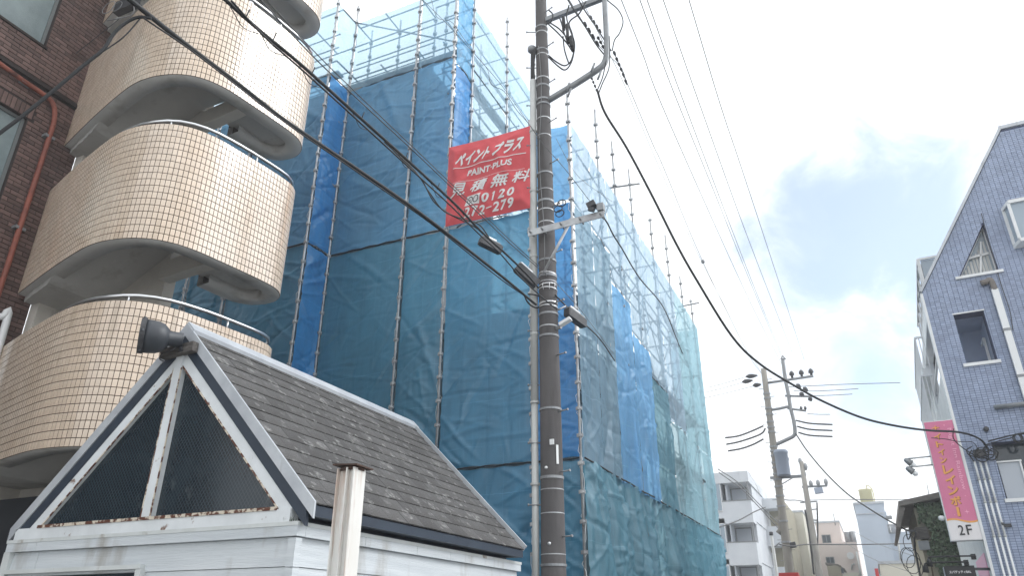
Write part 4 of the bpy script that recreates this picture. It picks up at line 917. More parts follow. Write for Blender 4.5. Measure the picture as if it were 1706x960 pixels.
for r in range(NC):
    s = (r + 0.5) * ex_; y = Y1 + 0.035 - (0.15 if r % 2 else 0.0) + random.uniform(-0.03, 0.03)
    while y < YEv - 0.02:
        w0, w1 = max(y, Y1 + 0.035), min(y + 0.30, YEv - 0.012)
        if w1 - w0 > 0.03:
            tilt = 0.045 + random.uniform(-0.004, 0.012)
            up_ = (-dn * math.cos(tilt) - nR * math.sin(tilt)).normalized(); yv = -(nR * math.cos(tilt) - dn * math.sin(tilt)).normalized()
            o = Vector((AX, (w0 + w1) / 2, AZ)) + dn * (s + 0.006) + nR * (-0.022 + random.uniform(-0.001, 0.002))
            mats.append(frame_mw(o, Vector((0, 1, 0)), yv, up_) @ Matrix.Diagonal(((w1 - w0) / 0.30, 1, 1, 1)))
        y += 0.30
scatter('shingle', 'shingle_rest', 'shingle', roofR, slab(0.298, 0.012, ex_ + 0.016, 0.002), mats, 299)
part('ridge_cap', MB().prism([(AX, Y1 + 0.01, AZ + 0.035), (AX + 0.10, Y1 + 0.01, AZ + 0.035 - 0.10 * slope), (AX + 0.09, Y1 + 0.01, AZ - 0.10 * slope), (AX, Y1 + 0.01, AZ + 0.012), (AX - 0.09, Y1 + 0.01, AZ - 0.1 * slopeL), (AX - 0.1, Y1 + 0.01, AZ + 0.035 - 0.1 * slopeL)], (0, YR - Y1 + 0.05, 0)), 'verge', shed)
part('far_verge', MB().prism([Vector((AX, YEv, AZ)) + nR * 0.03, Vector((XR + 0.01, YEv, er.z)) + nR * 0.03, Vector((XR + 0.01, YEv, er.z)) - nR * 0.09, Vector((AX, YEv, AZ)) - nR * 0.09], (0, 0.03, 0)), 'verge', shed)
part('eave_fascia', MB().bb((XR - 0.035, Y1 + 0.035, er.z - 0.11), (XR - 0.012, YEv - 0.005, er.z - 0.03)), 'navy', shed)
part('eave_soffit', MB().bb((X1 - 0.25, Y1 + 0.1, er.z - 0.109), (XR - 0.037, YEv - 0.01, er.z - 0.095)), 'navy', shed)
part('upper_wall', MB().bb((X1 - 0.22, Y1 + GD + 0.05, ZT - 0.02), (X1 - 0.10, YEv - 0.05, er.z - 0.10)), 'navy', shed)
part('upper_wall', MB().bb((XLf + 0.2, YEv - 0.1, ZT - 0.02), (X1 - 0.23, YEv - 0.04, er.z - 0.02)), 'navy', shed)
part('gable_back', MB().prism([(XLf + 0.2, YEv - 0.06, er.z - 0.02), (XR - 0.2, YEv - 0.06, er.z - 0.02), (AX, YEv - 0.06, AZ - 0.14)], (0, 0.03, 0)), 'navy', shed)
# moss tufts on the capping
ms = MB()
for cx, cy in ((X1 - 0.12, Y1 + 0.0), (X1 + 0.02, Y1 + 0.55), (X1 + 0.02, Y1 + 0.62)):
    for i in range(14):
        p = Vector((cx + random.uniform(-0.06, 0.06) * (1 if cy < Y1 + .1 else .2), cy + random.uniform(-0.02, 0.05), ZT)); q = p + Vector((random.uniform(-0.03, 0.03), random.uniform(-0.03, 0.03), random.uniform(0.015, 0.06)))
        d = Vector((random.uniform(-1, 1), random.uniform(-1, 1), 0)).normalized() * 0.004; ms.add([p - d, p + d, q], [(0, 1, 2)])
o_ = solo('moss', ms, 'leaf_dark', None, None, kind='stuff', fixn=False)

# floodlight on the apex
fl = thing('floodlight', 'dark grey bell shaped floodlight on a wooden block at the shed gable peak', 'floodlight', F(300, 580, -0.05))
la, lb_ = F(240, 562, -0.30), F(312, 570, -0.02)
ax = (la - lb_).normalized()
px_m = (PROJ(la)[2]) / FPX
part('housing', MB().lathe(lb_ + Vector((0, -0.05, 0)), ax, [(0.001, 0.0), (0.064, 0.0), (0.068, 0.005), (0.07, 0.12), (0.082, 0.125), (0.10, 0.14), (0.13, 0.17), (0.148, 0.215), (0.155, 0.28), (0.156, 0.325)], 28), 'lampbody', fl)
part('front_rim', MB().ring(lb_ + Vector((0, -0.05, 0)) + ax * 0.345, ax, 0.125, 0.165, 0.045, 28), 'blackbox', fl)
part('lens', MB().lathe(lb_ + Vector((0, -0.05, 0)) + ax * 0.335, ax, [(0.124, 0), (0.10, 0.02), (0.001, 0.03)], 24), 'dglass', fl)
part('wood_block', MB().beam(F(272, 591, -0.03), F(326, 578, -0.03), 0.07, 0.095), 'wood', fl)
cl = MB(); cl.beam(F(302, 574, -0.06), F(304, 586, -0.06), 0.05, 0.03); cl.tube(catmull([F(296, 577, -0.1), F(284, 585, -0.12), F(270, 590, -0.1), F(266, 598, -0.08), F(272, 602, -0.06)], 4), 0.006, 6)
part('bracket', cl, 'blackbox', fl)
for a in (0.2, 1.3, 2.5, 3.6, 4.7, 5.6):
    e1 = ax.orthogonal().normalized(); e2 = ax.cross(e1); c = lb_ + Vector((0, -0.05, 0)) + ax * 0.345 + (e1 * math.cos(a) + e2 * math.sin(a)) * 0.165; part('rim_clip', MB().box(c, (0.02, 0.02, 0.02)), 'lampbody', fl)

# ================================================================== RUSTED POST
pt = PY(588, 783, 2.5)
rp = thing('steel_post', 'rust streaked white steel post with a flat rusty cap plate', 'post', (pt.x, pt.y, 0))
x0, y0, z1 = pt.x, pt.y, pt.z
hb = MB()
w2 = 0.041
hb.bb((x0 - w2, y0 - 0.03, 0), (x0 - w2 + 0.046, y0 - 0.024, z1)); hb.bb((x0 - w2 + 0.046, y0 - 0.052, 0), (x0 - w2 + 0.052, y0 + 0.03, z1)); hb.bb((x0 - w2 + 0.052, y0 - 0.034, 0), (x0 + w2, y0 - 0.028, z1))
hb.bb((x0 + w2 - 0.004, y0 - 0.05, 0), (x0 + w2 + 0.002, y0 + 0.03, z1)); hb.bb((x0 - w2 - 0.004, y0 - 0.045, 0), (x0 - w2 + 0.002, y0 + 0.03, z1))
part('post_section', hb, 'rusty_post', rp)
part('cap_plate', MB().prism([(x0 - 0.060, y0 - 0.058, z1 + 0.012), (x0 + 0.060, y0 - 0.058, z1 + 0.004), (x0 + 0.060, y0 + 0.058, z1 + 0.002), (x0 - 0.060, y0 + 0.058, z1 + 0.008)], (0, 0, 0.006)), 'rust', rp)
part('weld_bead', MB().ring((x0, y0, z1 - 0.002), (0, 0, 1), 0.03, 0.05, 0.012, 10), 'rust', rp)

# ================================================================== MAIN UTILITY POLE
UX, UY = -3.775, 9.5
up = thing('utility_pole', 'tall dark concrete utility pole with grey conduit strapped alongside', 'utility pole', (UX, UY, 0))
def ur(z): return 0.178 - 0.0062 * z
def uc(z): return Vector((UX + 0.012 * math.sin(z * 0.35) , UY, z))
part('pole_shaft', MB().tube([uc(z) for z in range(0, 16)], [ur(z) for z in range(0, 16)], 28), 'pole', up)
def uz(y): return PY(908, y, UY - 0.15).z
bands = [(35, .05), (44, .03), (74, .05), (82, .03), (122, .04), (135, .06), (158, .06), (166, .05), (190, .03), (219, .025), (283, .05), (311, .025), (330, .06), (345, .03), (366, .03), (430, .05), (456, .07), (466, .03), (501, .025), (520, .05), (541, .03), (557, .05), (680, .05), (795, .06), (815, .02), (855, .02), (924, .02), (942, .05)]
for i, (y, h) in enumerate(bands):
    z = uz(y); part('steel_band', MB().ring(uc(z), (0, 0, 1), ur(z) - 0.004, ur(z) + (0.010 if h > 0.03 else 0.004), h * 0.62, 24), 'galv_dark' if h > 0.045 else 'galv', up)
cx = lambda z: UX - ur(z) - 0.055
cz = PY(888, 112, UY).z
part('conduit', MB().tube([(cx(0), UY - 0.06, 0), (cx(4.6), UY - 0.06, 4.6)], 0.047, 14), 'pvc', up)
part('conduit', MB().tube([(cx(4.6), UY - 0.06, 4.55), (cx(10.9), UY - 0.06, 10.4)], 0.056, 14), 'pvc', up)
for z in (3.4, 4.55, 5.6, 6.9, 8.1, 9.3): part('conduit_coupling', MB().ring((cx(z), UY - 0.06, z), (0, 0, 1), 0.045, 0.066, 0.03, 14), 'pvc', up)
ch_ = MB()
for k_ in range(4): ch_.tube(catmull([(cx(10.4) + 0.02 * k_ - 0.03, UY - 0.06, 10.35), (cx(10.4) - 0.02 + 0.02 * k_, UY - 0.07 - 0.01 * k_, 10.75), (cx(10.4) + 0.03 * k_, UY - 0.1, 11.05 + 0.02 * k_)], 4), 0.016, 6)
part('conduit_cable', ch_, 'black', up)
hd = PY(886, 83, UY - 0.05); part('conduit_head', MB().lathe(hd - Vector((0, 0, 0.05)), (0, 0, 1), [(0.05, 0), (0.075, 0.03), (0.075, 0.1), (0.04, 0.13)], 12), 'galv_dark', up)
z = 2.7; i = 0
while z < 13.5:
    a = R(205) if i % 2 else R(-20)
    if 6.0 < z < 7.2: a = R(-75) if i % 2 else a
    d = Vector((math.cos(a), math.sin(a), 0)); c = uc(z) + d * ur(z)
    part('step_bolt', MB().tube([c - d * 0.02, c + d * 0.16], 0.010, 6).tube([c + d * 0.155, c + d * 0.175], 0.018, 6), 'galv_dark', up); z += 0.42; i += 1
# cross arm and brace
a0, a1 = PY(881, 386, UY - 0.24), PY(1007, 353, UY - 0.24)
arm = MB(); arm.beam(a0, a1, 0.07, 0.02); arm.beam(a0 - Vector((0, 0.03, 0.05)), a1 - Vector((0, 0.03, 0.05)), 0.014, 0.11)
ca = part('cross_arm', arm, 'galv', up)
for t in (0.04, 0.2, 0.45, 0.7, 0.96): q = a0.lerp(a1, t); part('arm_bolt', MB().tube([q + Vector((0, -0.10, -0.05)), q + Vector((0, 0.1, -0.05))], 0.016, 6), 'galv_dark', ca)
part('arm_brace', MB().tube([PY(905, 456, UY - 0.25), PY(947, 376, UY - 0.25)], 0.022, 8), 'galv', up)
ins = MB(); e_ = PY(1002, 350, UY - 0.24); ins.box(e_ + Vector((0, -0.02, 0.03)), (0.10, 0.10, 0.12)); part('arm_end_clamp', ins, 'galv_dark', up)
# bent bracket arms at the top
pa = [PY(912, 168, UY), PY(960, 139, UY), PY(995, 116, UY), PY(1007, 104, UY), PY(1011, 84, UY), PY(1010, 50, UY), PY(1008, 10, UY), PY(1006, -60, UY)]
br_ = MB()
pc = catmull(pa, 5)
br_.tube(pc, 0.055, 4); part('bracket_arm', br_, 'galv_dark', up)
part('bracket_arm', MB().beam(PY(908, 34, UY), PY(1015, -8, UY), 0.08, 0.09), 'galv_dark', up)
for (x, y) in ((989, 110), (1000, 123), (947, 143), (950, 152)): q = PY(x, y, UY - 0.09); part('bracket_bolt', MB().tube([q - Vector((0.05, 0, 0.10)), q + Vector((0.02, 0, 0.06))], 0.018, 6), 'galv_dark', up)
# strap hardware, stickers, little lamp
part('number_plate', MB().bb((UX + 0.06, UY - ur(3) - 0.022, uz(743)), (UX + 0.12, UY - ur(3) - 0.004, uz(734))), 'white_plastic', up)
nd = Vector((math.sin(R(52)), -math.cos(R(52)), 0)); nz_ = uz(758); c = uc(nz_) + nd * (ur(nz_) + 0.006)
part('number_plate', MB().beam(c - Vector((0, 0, 0.13)), c + Vector((0, 0, 0.13)), 0.035, 0.006, up=nd), 'white_plastic', up)
for y in (780, 907): z = uz(y); part('earth_terminal', MB().lathe(uc(z) + Vector((-0.02 if y < 800 else 0.01, -ur(z) + 0.004, 0)), (0, -1, 0), [(0.025, 0), (0.022, 0.012), (0.008, 0.016)], 10), 'steel', up)
lh = PY(934, 541, UY - 0.05)
part('lamp_head', MB().beam(PY(933, 542, UY - 0.1), PY(951, 531, UY - 0.1), 0.10, 0.045), 'white_plastic', up)
part('lamp_bracket', MB().beam(PY(920, 549, UY), PY(935, 545, UY - 0.1), 0.03, 0.05), 'galv', up)
part('lamp_bracket', MB().tube([PY(929, 517, UY - 0.1), PY(943, 510, UY - 0.1)], 0.012, 6), 'steel', up)
for y, tl in ((452, 0.10), (472, -0.08), (478, 0.05), (503, -0.12), (508, 0.04)):
    z = uz(y); part('tie_wire', MB().ring(uc(z), (tl, 0.05, 1), ur(z) + 0.001, ur(z) + 0.008, 0.012, 24), 'steel', up)
for a in (-95, -60, -30):
    z = uz(470); dd = Vector((math.cos(R(a)), math.sin(R(a)), 0)); part('tie_wire', MB().tube(catmull([uc(z) + dd * (ur(z) + 0.008), uc(z - .05) + dd * (ur(z) + 0.035), uc(z - .12) + dd * (ur(z) + 0.01)], 4), 0.005, 5), 'steel', up)
lp = MB()
for j, y in enumerate((385, 404, 398)):
    c = PY(937 - 3 * j, y - 60 + 15, UY - 0.1); pts = [c + Vector((0.07 * math.cos(t), -0.03, 0.06 * math.sin(t) + 0.02 * j)) for t in [k2 * 2 * math.pi / 14 for k2 in range(15)]]; lp.tube(pts, 0.009, 5)
part('wire_loop', lp, 'black', up)
iw = MB().tube([uc(z) + Vector((-0.01 + 0.03 * math.sin(z * 2), -ur(z) - 0.008, 0)) for z in [6.6 + 0.3 * i for i in range(16)]], 0.006, 5); part('earth_wire', iw, 'wire_grey', up)

# ================================================================== CABLES
def plan_ray(px, py, A, B):
    n = Vector((B.y - A.y, A.x - B.x, 0)); d = ray(px, py); k_ = n.dot(d)
    t = n.dot(A - CAM) / k_; return CAM + d * t
def wire_pts(px, Ya, Yb, sub=6):
    A, B = PY(*px[0], Ya), PY(*px[-1], Yb)
    return catmull([A] + [plan_ray(x, y, A, B) for x, y in px[1:-1]] + [B], sub)
def wire(label, px, Ya, Yb, r, material='wire', name='cable', cat='cable', group=None, n=6, sub=6, ext=None):
    pts = wire_pts(px, Ya, Yb, sub)
    if ext: d = (pts[0] - pts[1]).normalized(); pts = [pts[0] + d * ext] + pts
    rr = r if not isinstance(r, tuple) else [r[0] + (r[1] - r[0]) * i / (len(pts) - 1) for i in range(len(pts))]
    return solo(name, MB().tube(pts, rr, n), material, label, cat, group, base=pts[-1])
# lower thick service cable and its branch
wire('thick black cable slanting across the balconies down to the pole, the lowest', [(215, -2), (300, 66), (400, 142), (480, 204), (600, 285), (700, 355), (800, 432), (850, 472), (893, 508)], 3.0, 9.25, (0.024, 0.018), 'black', ext=2)
wire('thin black strand lashed under the lowest thick cable', [(240, 30), (330, 92), (470, 200), (600, 290), (720, 374), (830, 462), (880, 497)], 3.1, 9.2, 0.008, 'black')
wire('heavy black branch cable curving down to the left in front of brick wall', [(252, 30), (232, 28), (212, 36), (190, 55), (172, 82), (140, 108), (90, 150), (40, 191), (-5, 225)], 3.2, 2.7, 0.017, 'black')
wire('thin black branch wire under the heavy branch cable', [(234, 30), (205, 62), (165, 90), (130, 117), (80, 160), (30, 200), (-5, 228)], 3.15, 2.7, 0.007, 'black')
wire('fine dark wire crossing the brick wall to the balcony edge', [(200, 30), (130, 86), (60, 140), (45, 152)], 6.0, 6.4, 0.006, 'wire', name='wire', cat='wire')
# wall box with loops by the brick corner
jb = PY(205, 15, 5.9)
wb = thing('wall_terminal', 'dark cable terminal with coiled loops high on the brick corner', 'terminal box', jb)
part('housing', MB().box(PY(212, 8, 5.9), (0.5, 0.12, 0.25)), 'blackbox', wb)
lo = MB()
for c, r_ in (((181, 12), 0.13), ((195, 10), 0.10)):
    q = PY(*c, 5.8); lo.tube([q + Vector((r_ * 1.2 * math.cos(t), 0, r_ * math.sin(t))) for t in [k2 * 2 * math.pi / 18 for k2 in range(19)]], 0.007, 5)
lo.tube(catmull([PY(178, 34, 5.8), PY(200, 30, 5.8), PY(220, 24, 5.8), PY(223, 10, 5.8), PY(214, -4, 5.8)], 4), 0.010, 5)
part('coil', lo, 'wire_grey', wb)
# upper bundle
wire('upper thick black cable running past the red banner to the pole', [(372, -4), (430, 48), (500, 106), (600, 196), (690, 277), (760, 342), (800, 384), (850, 430), (880, 460), (897, 480)], 3.0, 9.2, (0.017, 0.014), 'black', ext=2)
wire('black cable lashed beneath the upper thick cable', [(385, 0), (440, 60), (510, 122), (600, 204), (700, 296), (750, 342), (800, 392), (832, 421), (870, 465), (905, 497), (928, 516)], 3.05, 9.25, 0.009, 'black')
wire('black cable sagging below the upper bundle over the banner corner', [(640, 236), (690, 283), (715, 320), (740, 352), (775, 366), (798, 374), (815, 396)], 6.6, 8.4, 0.009, 'black')
wire('second black cable sagging beside the banner corner', [(655, 250), (700, 296), (722, 335), (748, 356), (780, 372), (800, 384)], 6.7, 8.3, 0.009, 'black')
wire('pair of thin black wires crossing above the upper bundle', [(430, -5), (520, 92), (612, 180), (700, 262), (800, 358), (850, 406), (898, 448)], 3.2, 9.3, 0.006, 'wire', name='wire', cat='wire')
wire('thin black companion wire just under the crossing pair', [(444, 0), (530, 92), (620, 180), (704, 260), (806, 358), (856, 406), (900, 446)], 3.25, 9.3, 0.005, 'wire', name='wire', cat='wire')
base_pts = wire_pts([(372, -4), (500, 106), (690, 277), (800, 384)], 3.0, 8.3, 10)
for i in range(3, len(base_pts) - 2, 4):
    p = base_pts[i]; d = (base_pts[i + 1] - p).normalized(); s = 0.05
    lash = MB().tube(catmull([p - d * 0.22, p - d * 0.14 + Vector((0.02, 0, -s * 1.6)), p + Vector((0, 0, -s * 2.4)), p + d * 0.2 + Vector((0, 0, -s))], 4), 0.004, 5)
    lash.tube([p + Vector((0, 0, -0.02)), p + Vector((0.03, 0, 0.07))], 0.006, 5)
    solo('lashing_wire', lash, 'black', 'small lashing loop on the upper thick cable, ' + ('first', 'second', 'third', 'fourth', 'fifth', 'sixth', 'seventh', 'eighth', 'ninth')[(i - 3) // 4] + ' one counted from the balconies', 'wire', 'lashing loops on the upper thick cable', base=p)

def closure(label, x0, y0, x1, y1, Ya, Yb, w, h):
    A, B = PY(x0, y0, Ya), PY(x1, y1, Yb); t = thing('cable_closure', label, 'cable box', (A + B) / 2, 0, 'black cable closures by the pole')
    d = (B - A).normalized()
    part('lower_shell', MB().beam(A, B, w, h), 'blackbox', t)
    part('upper_shell', MB().beam(A + Vector((0, 0, h * 0.56)) + d * 0.02, B + Vector((0, 0, h * 0.56)) - d * 0.02, w * 0.8, h * 0.35), 'galv_dark', t)
    part('end_cap', MB().beam(A - d * 0.02, A, w * 0.9, h * 0.9).beam(B, B + d * 0.02, w * 0.9, h * 0.9), 'blackbox', t)
    part('hanger', MB().beam(A.lerp(B, .2) + Vector((0, 0, h)), A.lerp(B, .8) + Vector((0, 0, h)), 0.02, 0.03), 'steel', t)
closure('black cable closure hanging on the cable under the red banner corner', 801, 401, 833, 417, 8.5, 8.75, 0.11, 0.12)
closure('grey topped black cable closure against the left of the pole', 862, 446, 893, 474, 8.95, 9.15, 0.12, 0.14)
closure('black cable closure to the right of the pole beside the small lamp', 945, 520, 972, 540, 9.5, 9.9, 0.11, 0.13)
wire('cable leading from the right hand closure along the scaffold', [(925, 492), (948, 515), (972, 538), (1000, 566), (1024, 601)], 9.4, 14.0, 0.012, 'black')
wire('thin wire pair beside the cable at the right of the pole', [(925, 470), (960, 508), (985, 540), (1022, 590)], 9.4, 14.0, 0.005, 'wire_grey', name='wire', cat='wire')
lpn = wire_pts([(862, 484), (872, 490), (880, 505), (893, 513), (903, 508), (903, 497), (893, 492), (880, 490)], 9.0, 9.2, 5)
solo('cable_slack', MB().tube(lpn, 0.012, 6), 'black', 'black slack cable loop in front of the grey conduit', 'cable', base=lpn[0])
# cross arm cable along the street
blk = thing('line_connector', 'small black connector block above the end of the cross arm', 'connector', PY(986, 342, UY - 0.3))
part('block', MB().beam(PY(979, 345, UY - 0.3), PY(992, 338, UY - 0.3), 0.10, 0.09), 'blackbox', blk); part('clip', MB().beam(PY(981, 348, UY - 0.32), PY(990, 350, UY - 0.32), 0.05, 0.06), 'blackbox', blk)
wire('dark cable from the cross arm swooping along the scaffold face', [(988, 342), (998, 352), (1012, 372), (1022, 392), (1036, 414), (1066, 464), (1105, 512), (1130, 572), (1150, 620)], 9.2, 23.5, 0.014, 'black')
spw = MB(); sp_c = wire_pts([(1100, 500), (1112, 535), (1126, 560), (1140, 590)], 19.5, 22.5, 24)
for i in range(1, len(sp_c)): pass
spw.tube([sp_c[min(len(sp_c) - 1, i // 4)].lerp(sp_c[min(len(sp_c) - 1, i // 4 + 1)], (i % 4) / 4) + Vector((0.09 * math.cos(i * 1.25), 0, 0.09 * math.sin(i * 1.25))) for i in range(4 * len(sp_c) - 8)], 0.008, 5)
solo('cable_coil', spw, 'wire_grey', 'loose spiral of cable strung along the far scaffold face', 'cable', base=sp_c[0])
wire('thin wires dropping past the banner top to the cross arm', [(700, -5), (745, 40), (800, 100), (842, 150), (880, 205), (905, 240), (940, 280), (985, 338)], 9.3, 9.2, 0.005, 'wire', name='wire', cat='wire')
wire('thin wavy service wire across the upper scaffold', [(718, -4), (728, 28), (752, 36), (770, 60), (790, 88), (812, 115), (818, 140), (840, 152), (860, 182), (880, 205), (900, 232)], 9.4, 9.3, 0.005, 'wire', name='wire', cat='wire')
wire('thin grey wire running from the pole over scaffold sheets', [(926, 230), (960, 290), (1000, 322), (1020, 336)], 9.5, 12.5, 0.004, 'wire_grey', name='wire', cat='wire')
# overhead lines down the street
far = 35
def line(label, px, r=0.009, Ya=9.5, Yb=far, mt='wire_grey'): return wire(label, px, Ya, Yb, r, mt, 'overhead_wire', 'overhead wire', 'overhead lines down the street', n=5, ext=6)
line('overhead wire nearest the pole with a ball joint on it', [(946, -4), (975, 42), (1000, 78), (1034, 112), (1047, 143), (1088, 241), (1106, 280), (1171, 436), (1245, 587), (1268, 622)], 0.010)
line('faint overhead wire just left of the ball wire', [(1000, 60), (1040, 140), (1101, 285), (1180, 458), (1270, 625)], 0.006)
line('second overhead wire from the pole', [(1034, -4), (1070, 87), (1120, 215), (1250, 504), (1302, 606)], 0.009)
line('third overhead wire, left one of a close pair', [(1065, -4), (1120, 147), (1190, 320), (1250, 470), (1304, 600)], 0.009)
line('fourth overhead wire, right one of a close pair', [(1077, -4), (1143, 180), (1250, 462), (1306, 600)], 0.009)
line('fifth overhead wire over the street', [(1104, -4), (1168, 180), (1250, 407), (1320, 588)], 0.009)
line('outermost overhead wire, rightmost over the street', [(1147, -4), (1202, 180), (1250, 324), (1340, 600)], 0.009)
bj = plan_ray(1171, 436, PY(946, -4, 9.5), PY(1268, 622, 35)); solo('line_ball', MB().lathe(bj - Vector((0, 0, 0.14)), (0, 0, 1), [(0.01, 0.07), (0.05, 0.09), (0.065, 0.14), (0.05, 0.19), (0.01, 0.21)], 12), 'galv_dark', 'small round ball joint on the overhead wire', 'line joint', base=bj)
# insulator sleeves on the near ends
def sleeve(label, px, Ya, Yb, r=0.03):
    p = wire_pts(px, Ya, Yb, 2); mb = MB()
    for i in range(len(p) - 1):
        mb.tube([p[i].lerp(p[i + 1], .1), p[i].lerp(p[i + 1], .3), p[i].lerp(p[i + 1], .55), p[i].lerp(p[i + 1], .9)], [r * .5, r, r * .8, r * .4], 8)
    solo('insulator_string', mb, 'blackbox', label, 'insulator', base=p[0])
sleeve('dark insulator string on the left wire at the bracket arm', [(972, 35), (985, 55), (999, 78)], 9.45, 9.8)
sleeve('dark insulator string in the middle of the bracket arm', [(982, 25), (992, 40), (1002, 55)], 9.5, 9.9)
sleeve('long dark insulator string hanging beyond the bracket arm', [(1022, 84), (1030, 104), (1037, 120), (1045, 142)], 10.2, 11.5)
sleeve('insulator string under the bent bracket at the thick cable', [(985, 128), (990, 140), (996, 154)], 9.4, 9.5, 0.022)
sleeve('dark insulator string at the inner bracket joint', [(995, 60), (1003, 74), (1011, 90)], 9.5, 9.9)
# cable loops under the upper bracket
lo = MB()
for k_, (p) in enumerate([[(914, 36), (932, 48), (945, 64), (952, 78), (956, 72), (953, 55), (948, 40), (952, 32), (965, 22), (976, 2)], [(914, 40), (930, 55), (945, 72), (955, 86), (957, 70), (950, 50), (944, 28), (948, 8)], [(914, 92), (926, 102), (940, 109), (950, 103), (955, 90), (957, 75), (950, 60)], [(914, 95), (930, 110), (942, 116), (952, 103), (957, 82)], [(938, 60), (940, 80), (944, 95), (948, 106)], [(932, 28), (936, 40), (940, 55), (944, 66)], [(940, 28), (942, 44), (948, 62), (952, 76)], [(914, 16), (921, 24), (918, 36), (910, 40)], [(1012, 0), (1030, 16), (1038, 35), (1032, 55), (1024, 66), (1020, 84)], [(1015, 60), (1016, 90), (1014, 115), (1004, 138), (997, 156)], [(1010, 100), (1004, 128), (996, 148)]]):
    lo.tube(catmull([PY(x, y, UY - 0.15 - 0.012 * k_) for x, y in p], 5), 0.013 if k_ < 8 else 0.010, 6)
for (a, b) in (((938, 28), (939, 50)), ((945, 40), (946, 72)), ((951, 60), (955, 85))): lo.tube([PY(*a, UY - 0.2), PY(*b, UY - 0.2)], 0.028, 8)
solo('jumper_cable', lo, 'black', 'tangle of black jumper cables looping under the top bracket arms', 'cable', base=PY(945, 60, UY))
for x0, x1 in ((950, 985), (962, 1003)): pass
wire('dark jumper wire crossing down from the upper left to the bracket', [(944, -4), (960, 22), (975, 44), (992, 72), (1010, 95)], 9.4, 9.5, 0.012, 'black')
wire('dark jumper wire parallel to the bracket strings', [(962, -4), (975, 18), (990, 40), (1003, 60), (1018, 84)], 9.4, 9.6, 0.012, 'black')
# thick cable to the blue building
wire('thick black cable sweeping from the pole to the blue tiled building', [(995, 150), (1008, 188), (1044, 246), (1088, 329), (1127, 407), (1162, 469), (1219, 560), (1265, 606), (1327, 645), (1373, 670), (1432, 695), (1482, 708), (1540, 717), (1600, 721), (1632, 732), (1646, 748)], 9.4, 17.85, 0.021, 'black')
# ================================================================== BLUE TILED BUILDING
BA = -0.0367; BD = 18.0
EX = Vector((math.cos(BA), math.sin(BA), 0)); EY = Vector((-math.sin(BA), math.cos(BA), 0))
def BW_(s, z, d=0.0): return EX * s + EY * (BD + d) + Vector((0, 0, z))
def BP(x, y, d=0.0):
    r_ = ray(x, y); t = (BD + d - CAM.dot(EY)) / r_.dot(EY); p = CAM + r_ * t; return (p.dot(EX), p.z)
S0 = 1.49
blue = thing('tiled_building', 'blue grey tiled building with a slanted gable edge and small windows', 'building', BW_(S0, 0), BA)
SE = 6.5; ZK = 8.65; tcs, tcz = 3.96, 12.42
outer = [(S0, 0), (SE, 0), (SE, tcz), (tcs, tcz), (S0, ZK)]
tri = [BP(1598, 462), BP(1664, 451), BP(1638, 372)]; tri[1] = (tri[1][0], tri[0][1])
wn = [(1.985, 6.855), (2.565, 6.855), (2.565, 8.005), (1.985, 8.005)]
lr0 = BP(1677, 832); lrt = BP(1657, 738)
lwn = [(lr0[0], lr0[1]), (lr0[0] + 1.3, lr0[1]), (lr0[0] + 1.3, lrt[1]), (lr0[0], lrt[1])]
fn = lambda s, z, d: BW_(s, z, d)
wl = part('wall', MB().wall(outer, [tri, wn, lwn], fn, 0.35), 'bluegrout', blue)
# body behind
bo = [(S0 + 0.02, 0), (SE - 0.02, 0), (SE - 0.02, tcz - 0.02), (tcs + 0.01, tcz - 0.02), (S0 + 0.02, ZK - 0.01)]
part('side_wall', MB().prism([BW_(S0 + 0.012, 0, 0.352), BW_(S0 + 0.012, 6.85, 0.352), BW_(S0 + 0.2, 6.85, 0.352), BW_(S0 + 0.2, 0, 0.352)], EY * 9), 'white', blue)
part('side_wall', MB().prism([BW_(S0 + 0.012, 8.22, 0.352), BW_(S0 + 0.012, ZK - 0.02, 0.352), BW_(S0 + 0.2, ZK - 0.02, 0.352), BW_(S0 + 0.2, 8.22, 0.352)], EY * 9), 'white', blue)
part('side_wall', MB().prism([BW_(S0 + 0.012, 6.852, 0.352), BW_(S0 + 0.012, 8.218, 0.352), BW_(S0 + 0.2, 8.218, 0.352), BW_(S0 + 0.2, 6.852, 0.352)], EY * 0.4), 'white', blue)
part('side_wall', MB().prism([BW_(S0 + 0.012, 6.852, 4.3), BW_(S0 + 0.012, 8.218, 4.3), BW_(S0 + 0.2, 8.218, 4.3), BW_(S0 + 0.2, 6.852, 4.3)], EY * 5.0), 'white', blue)
part('balcony_back_wall', MB().prism([BW_(S0 + 1.0, 6.852, 1.6), BW_(S0 + 1.0, 8.218, 1.6), BW_(S0 + 1.1, 8.218, 1.6), BW_(S0 + 1.1, 6.852, 1.6)], EY * 3.2), 'bluegrout', blue)
part('balcony_rail', MB().beam(BW_(S0 + 0.05, 7.35, 0.75), BW_(S0 + 0.05, 7.35, 4.28), 0.05, 0.05), 'rail_white', blue)
part('roof', MB().prism([BW_(S0 + 0.02, ZK, 0.352), BW_(tcs, tcz - 0.01, 0.352), BW_(SE, tcz - 0.01, 0.352), BW_(SE, tcz - 0.2, 0.352), BW_(tcs + 0.1, tcz - 0.2, 0.352), BW_(S0 + 0.2, ZK, 0.352)], EY * 1.2), 'roofgrey', blue)
part('rear_body', MB().prism([BW_(S0 + 1.2, 0, 2.4), BW_(SE, 0, 2.4), BW_(SE, 8.4, 2.4), BW_(S0 + 1.2, 8.4, 2.4)], EY * 6.8), 'dark', blue)
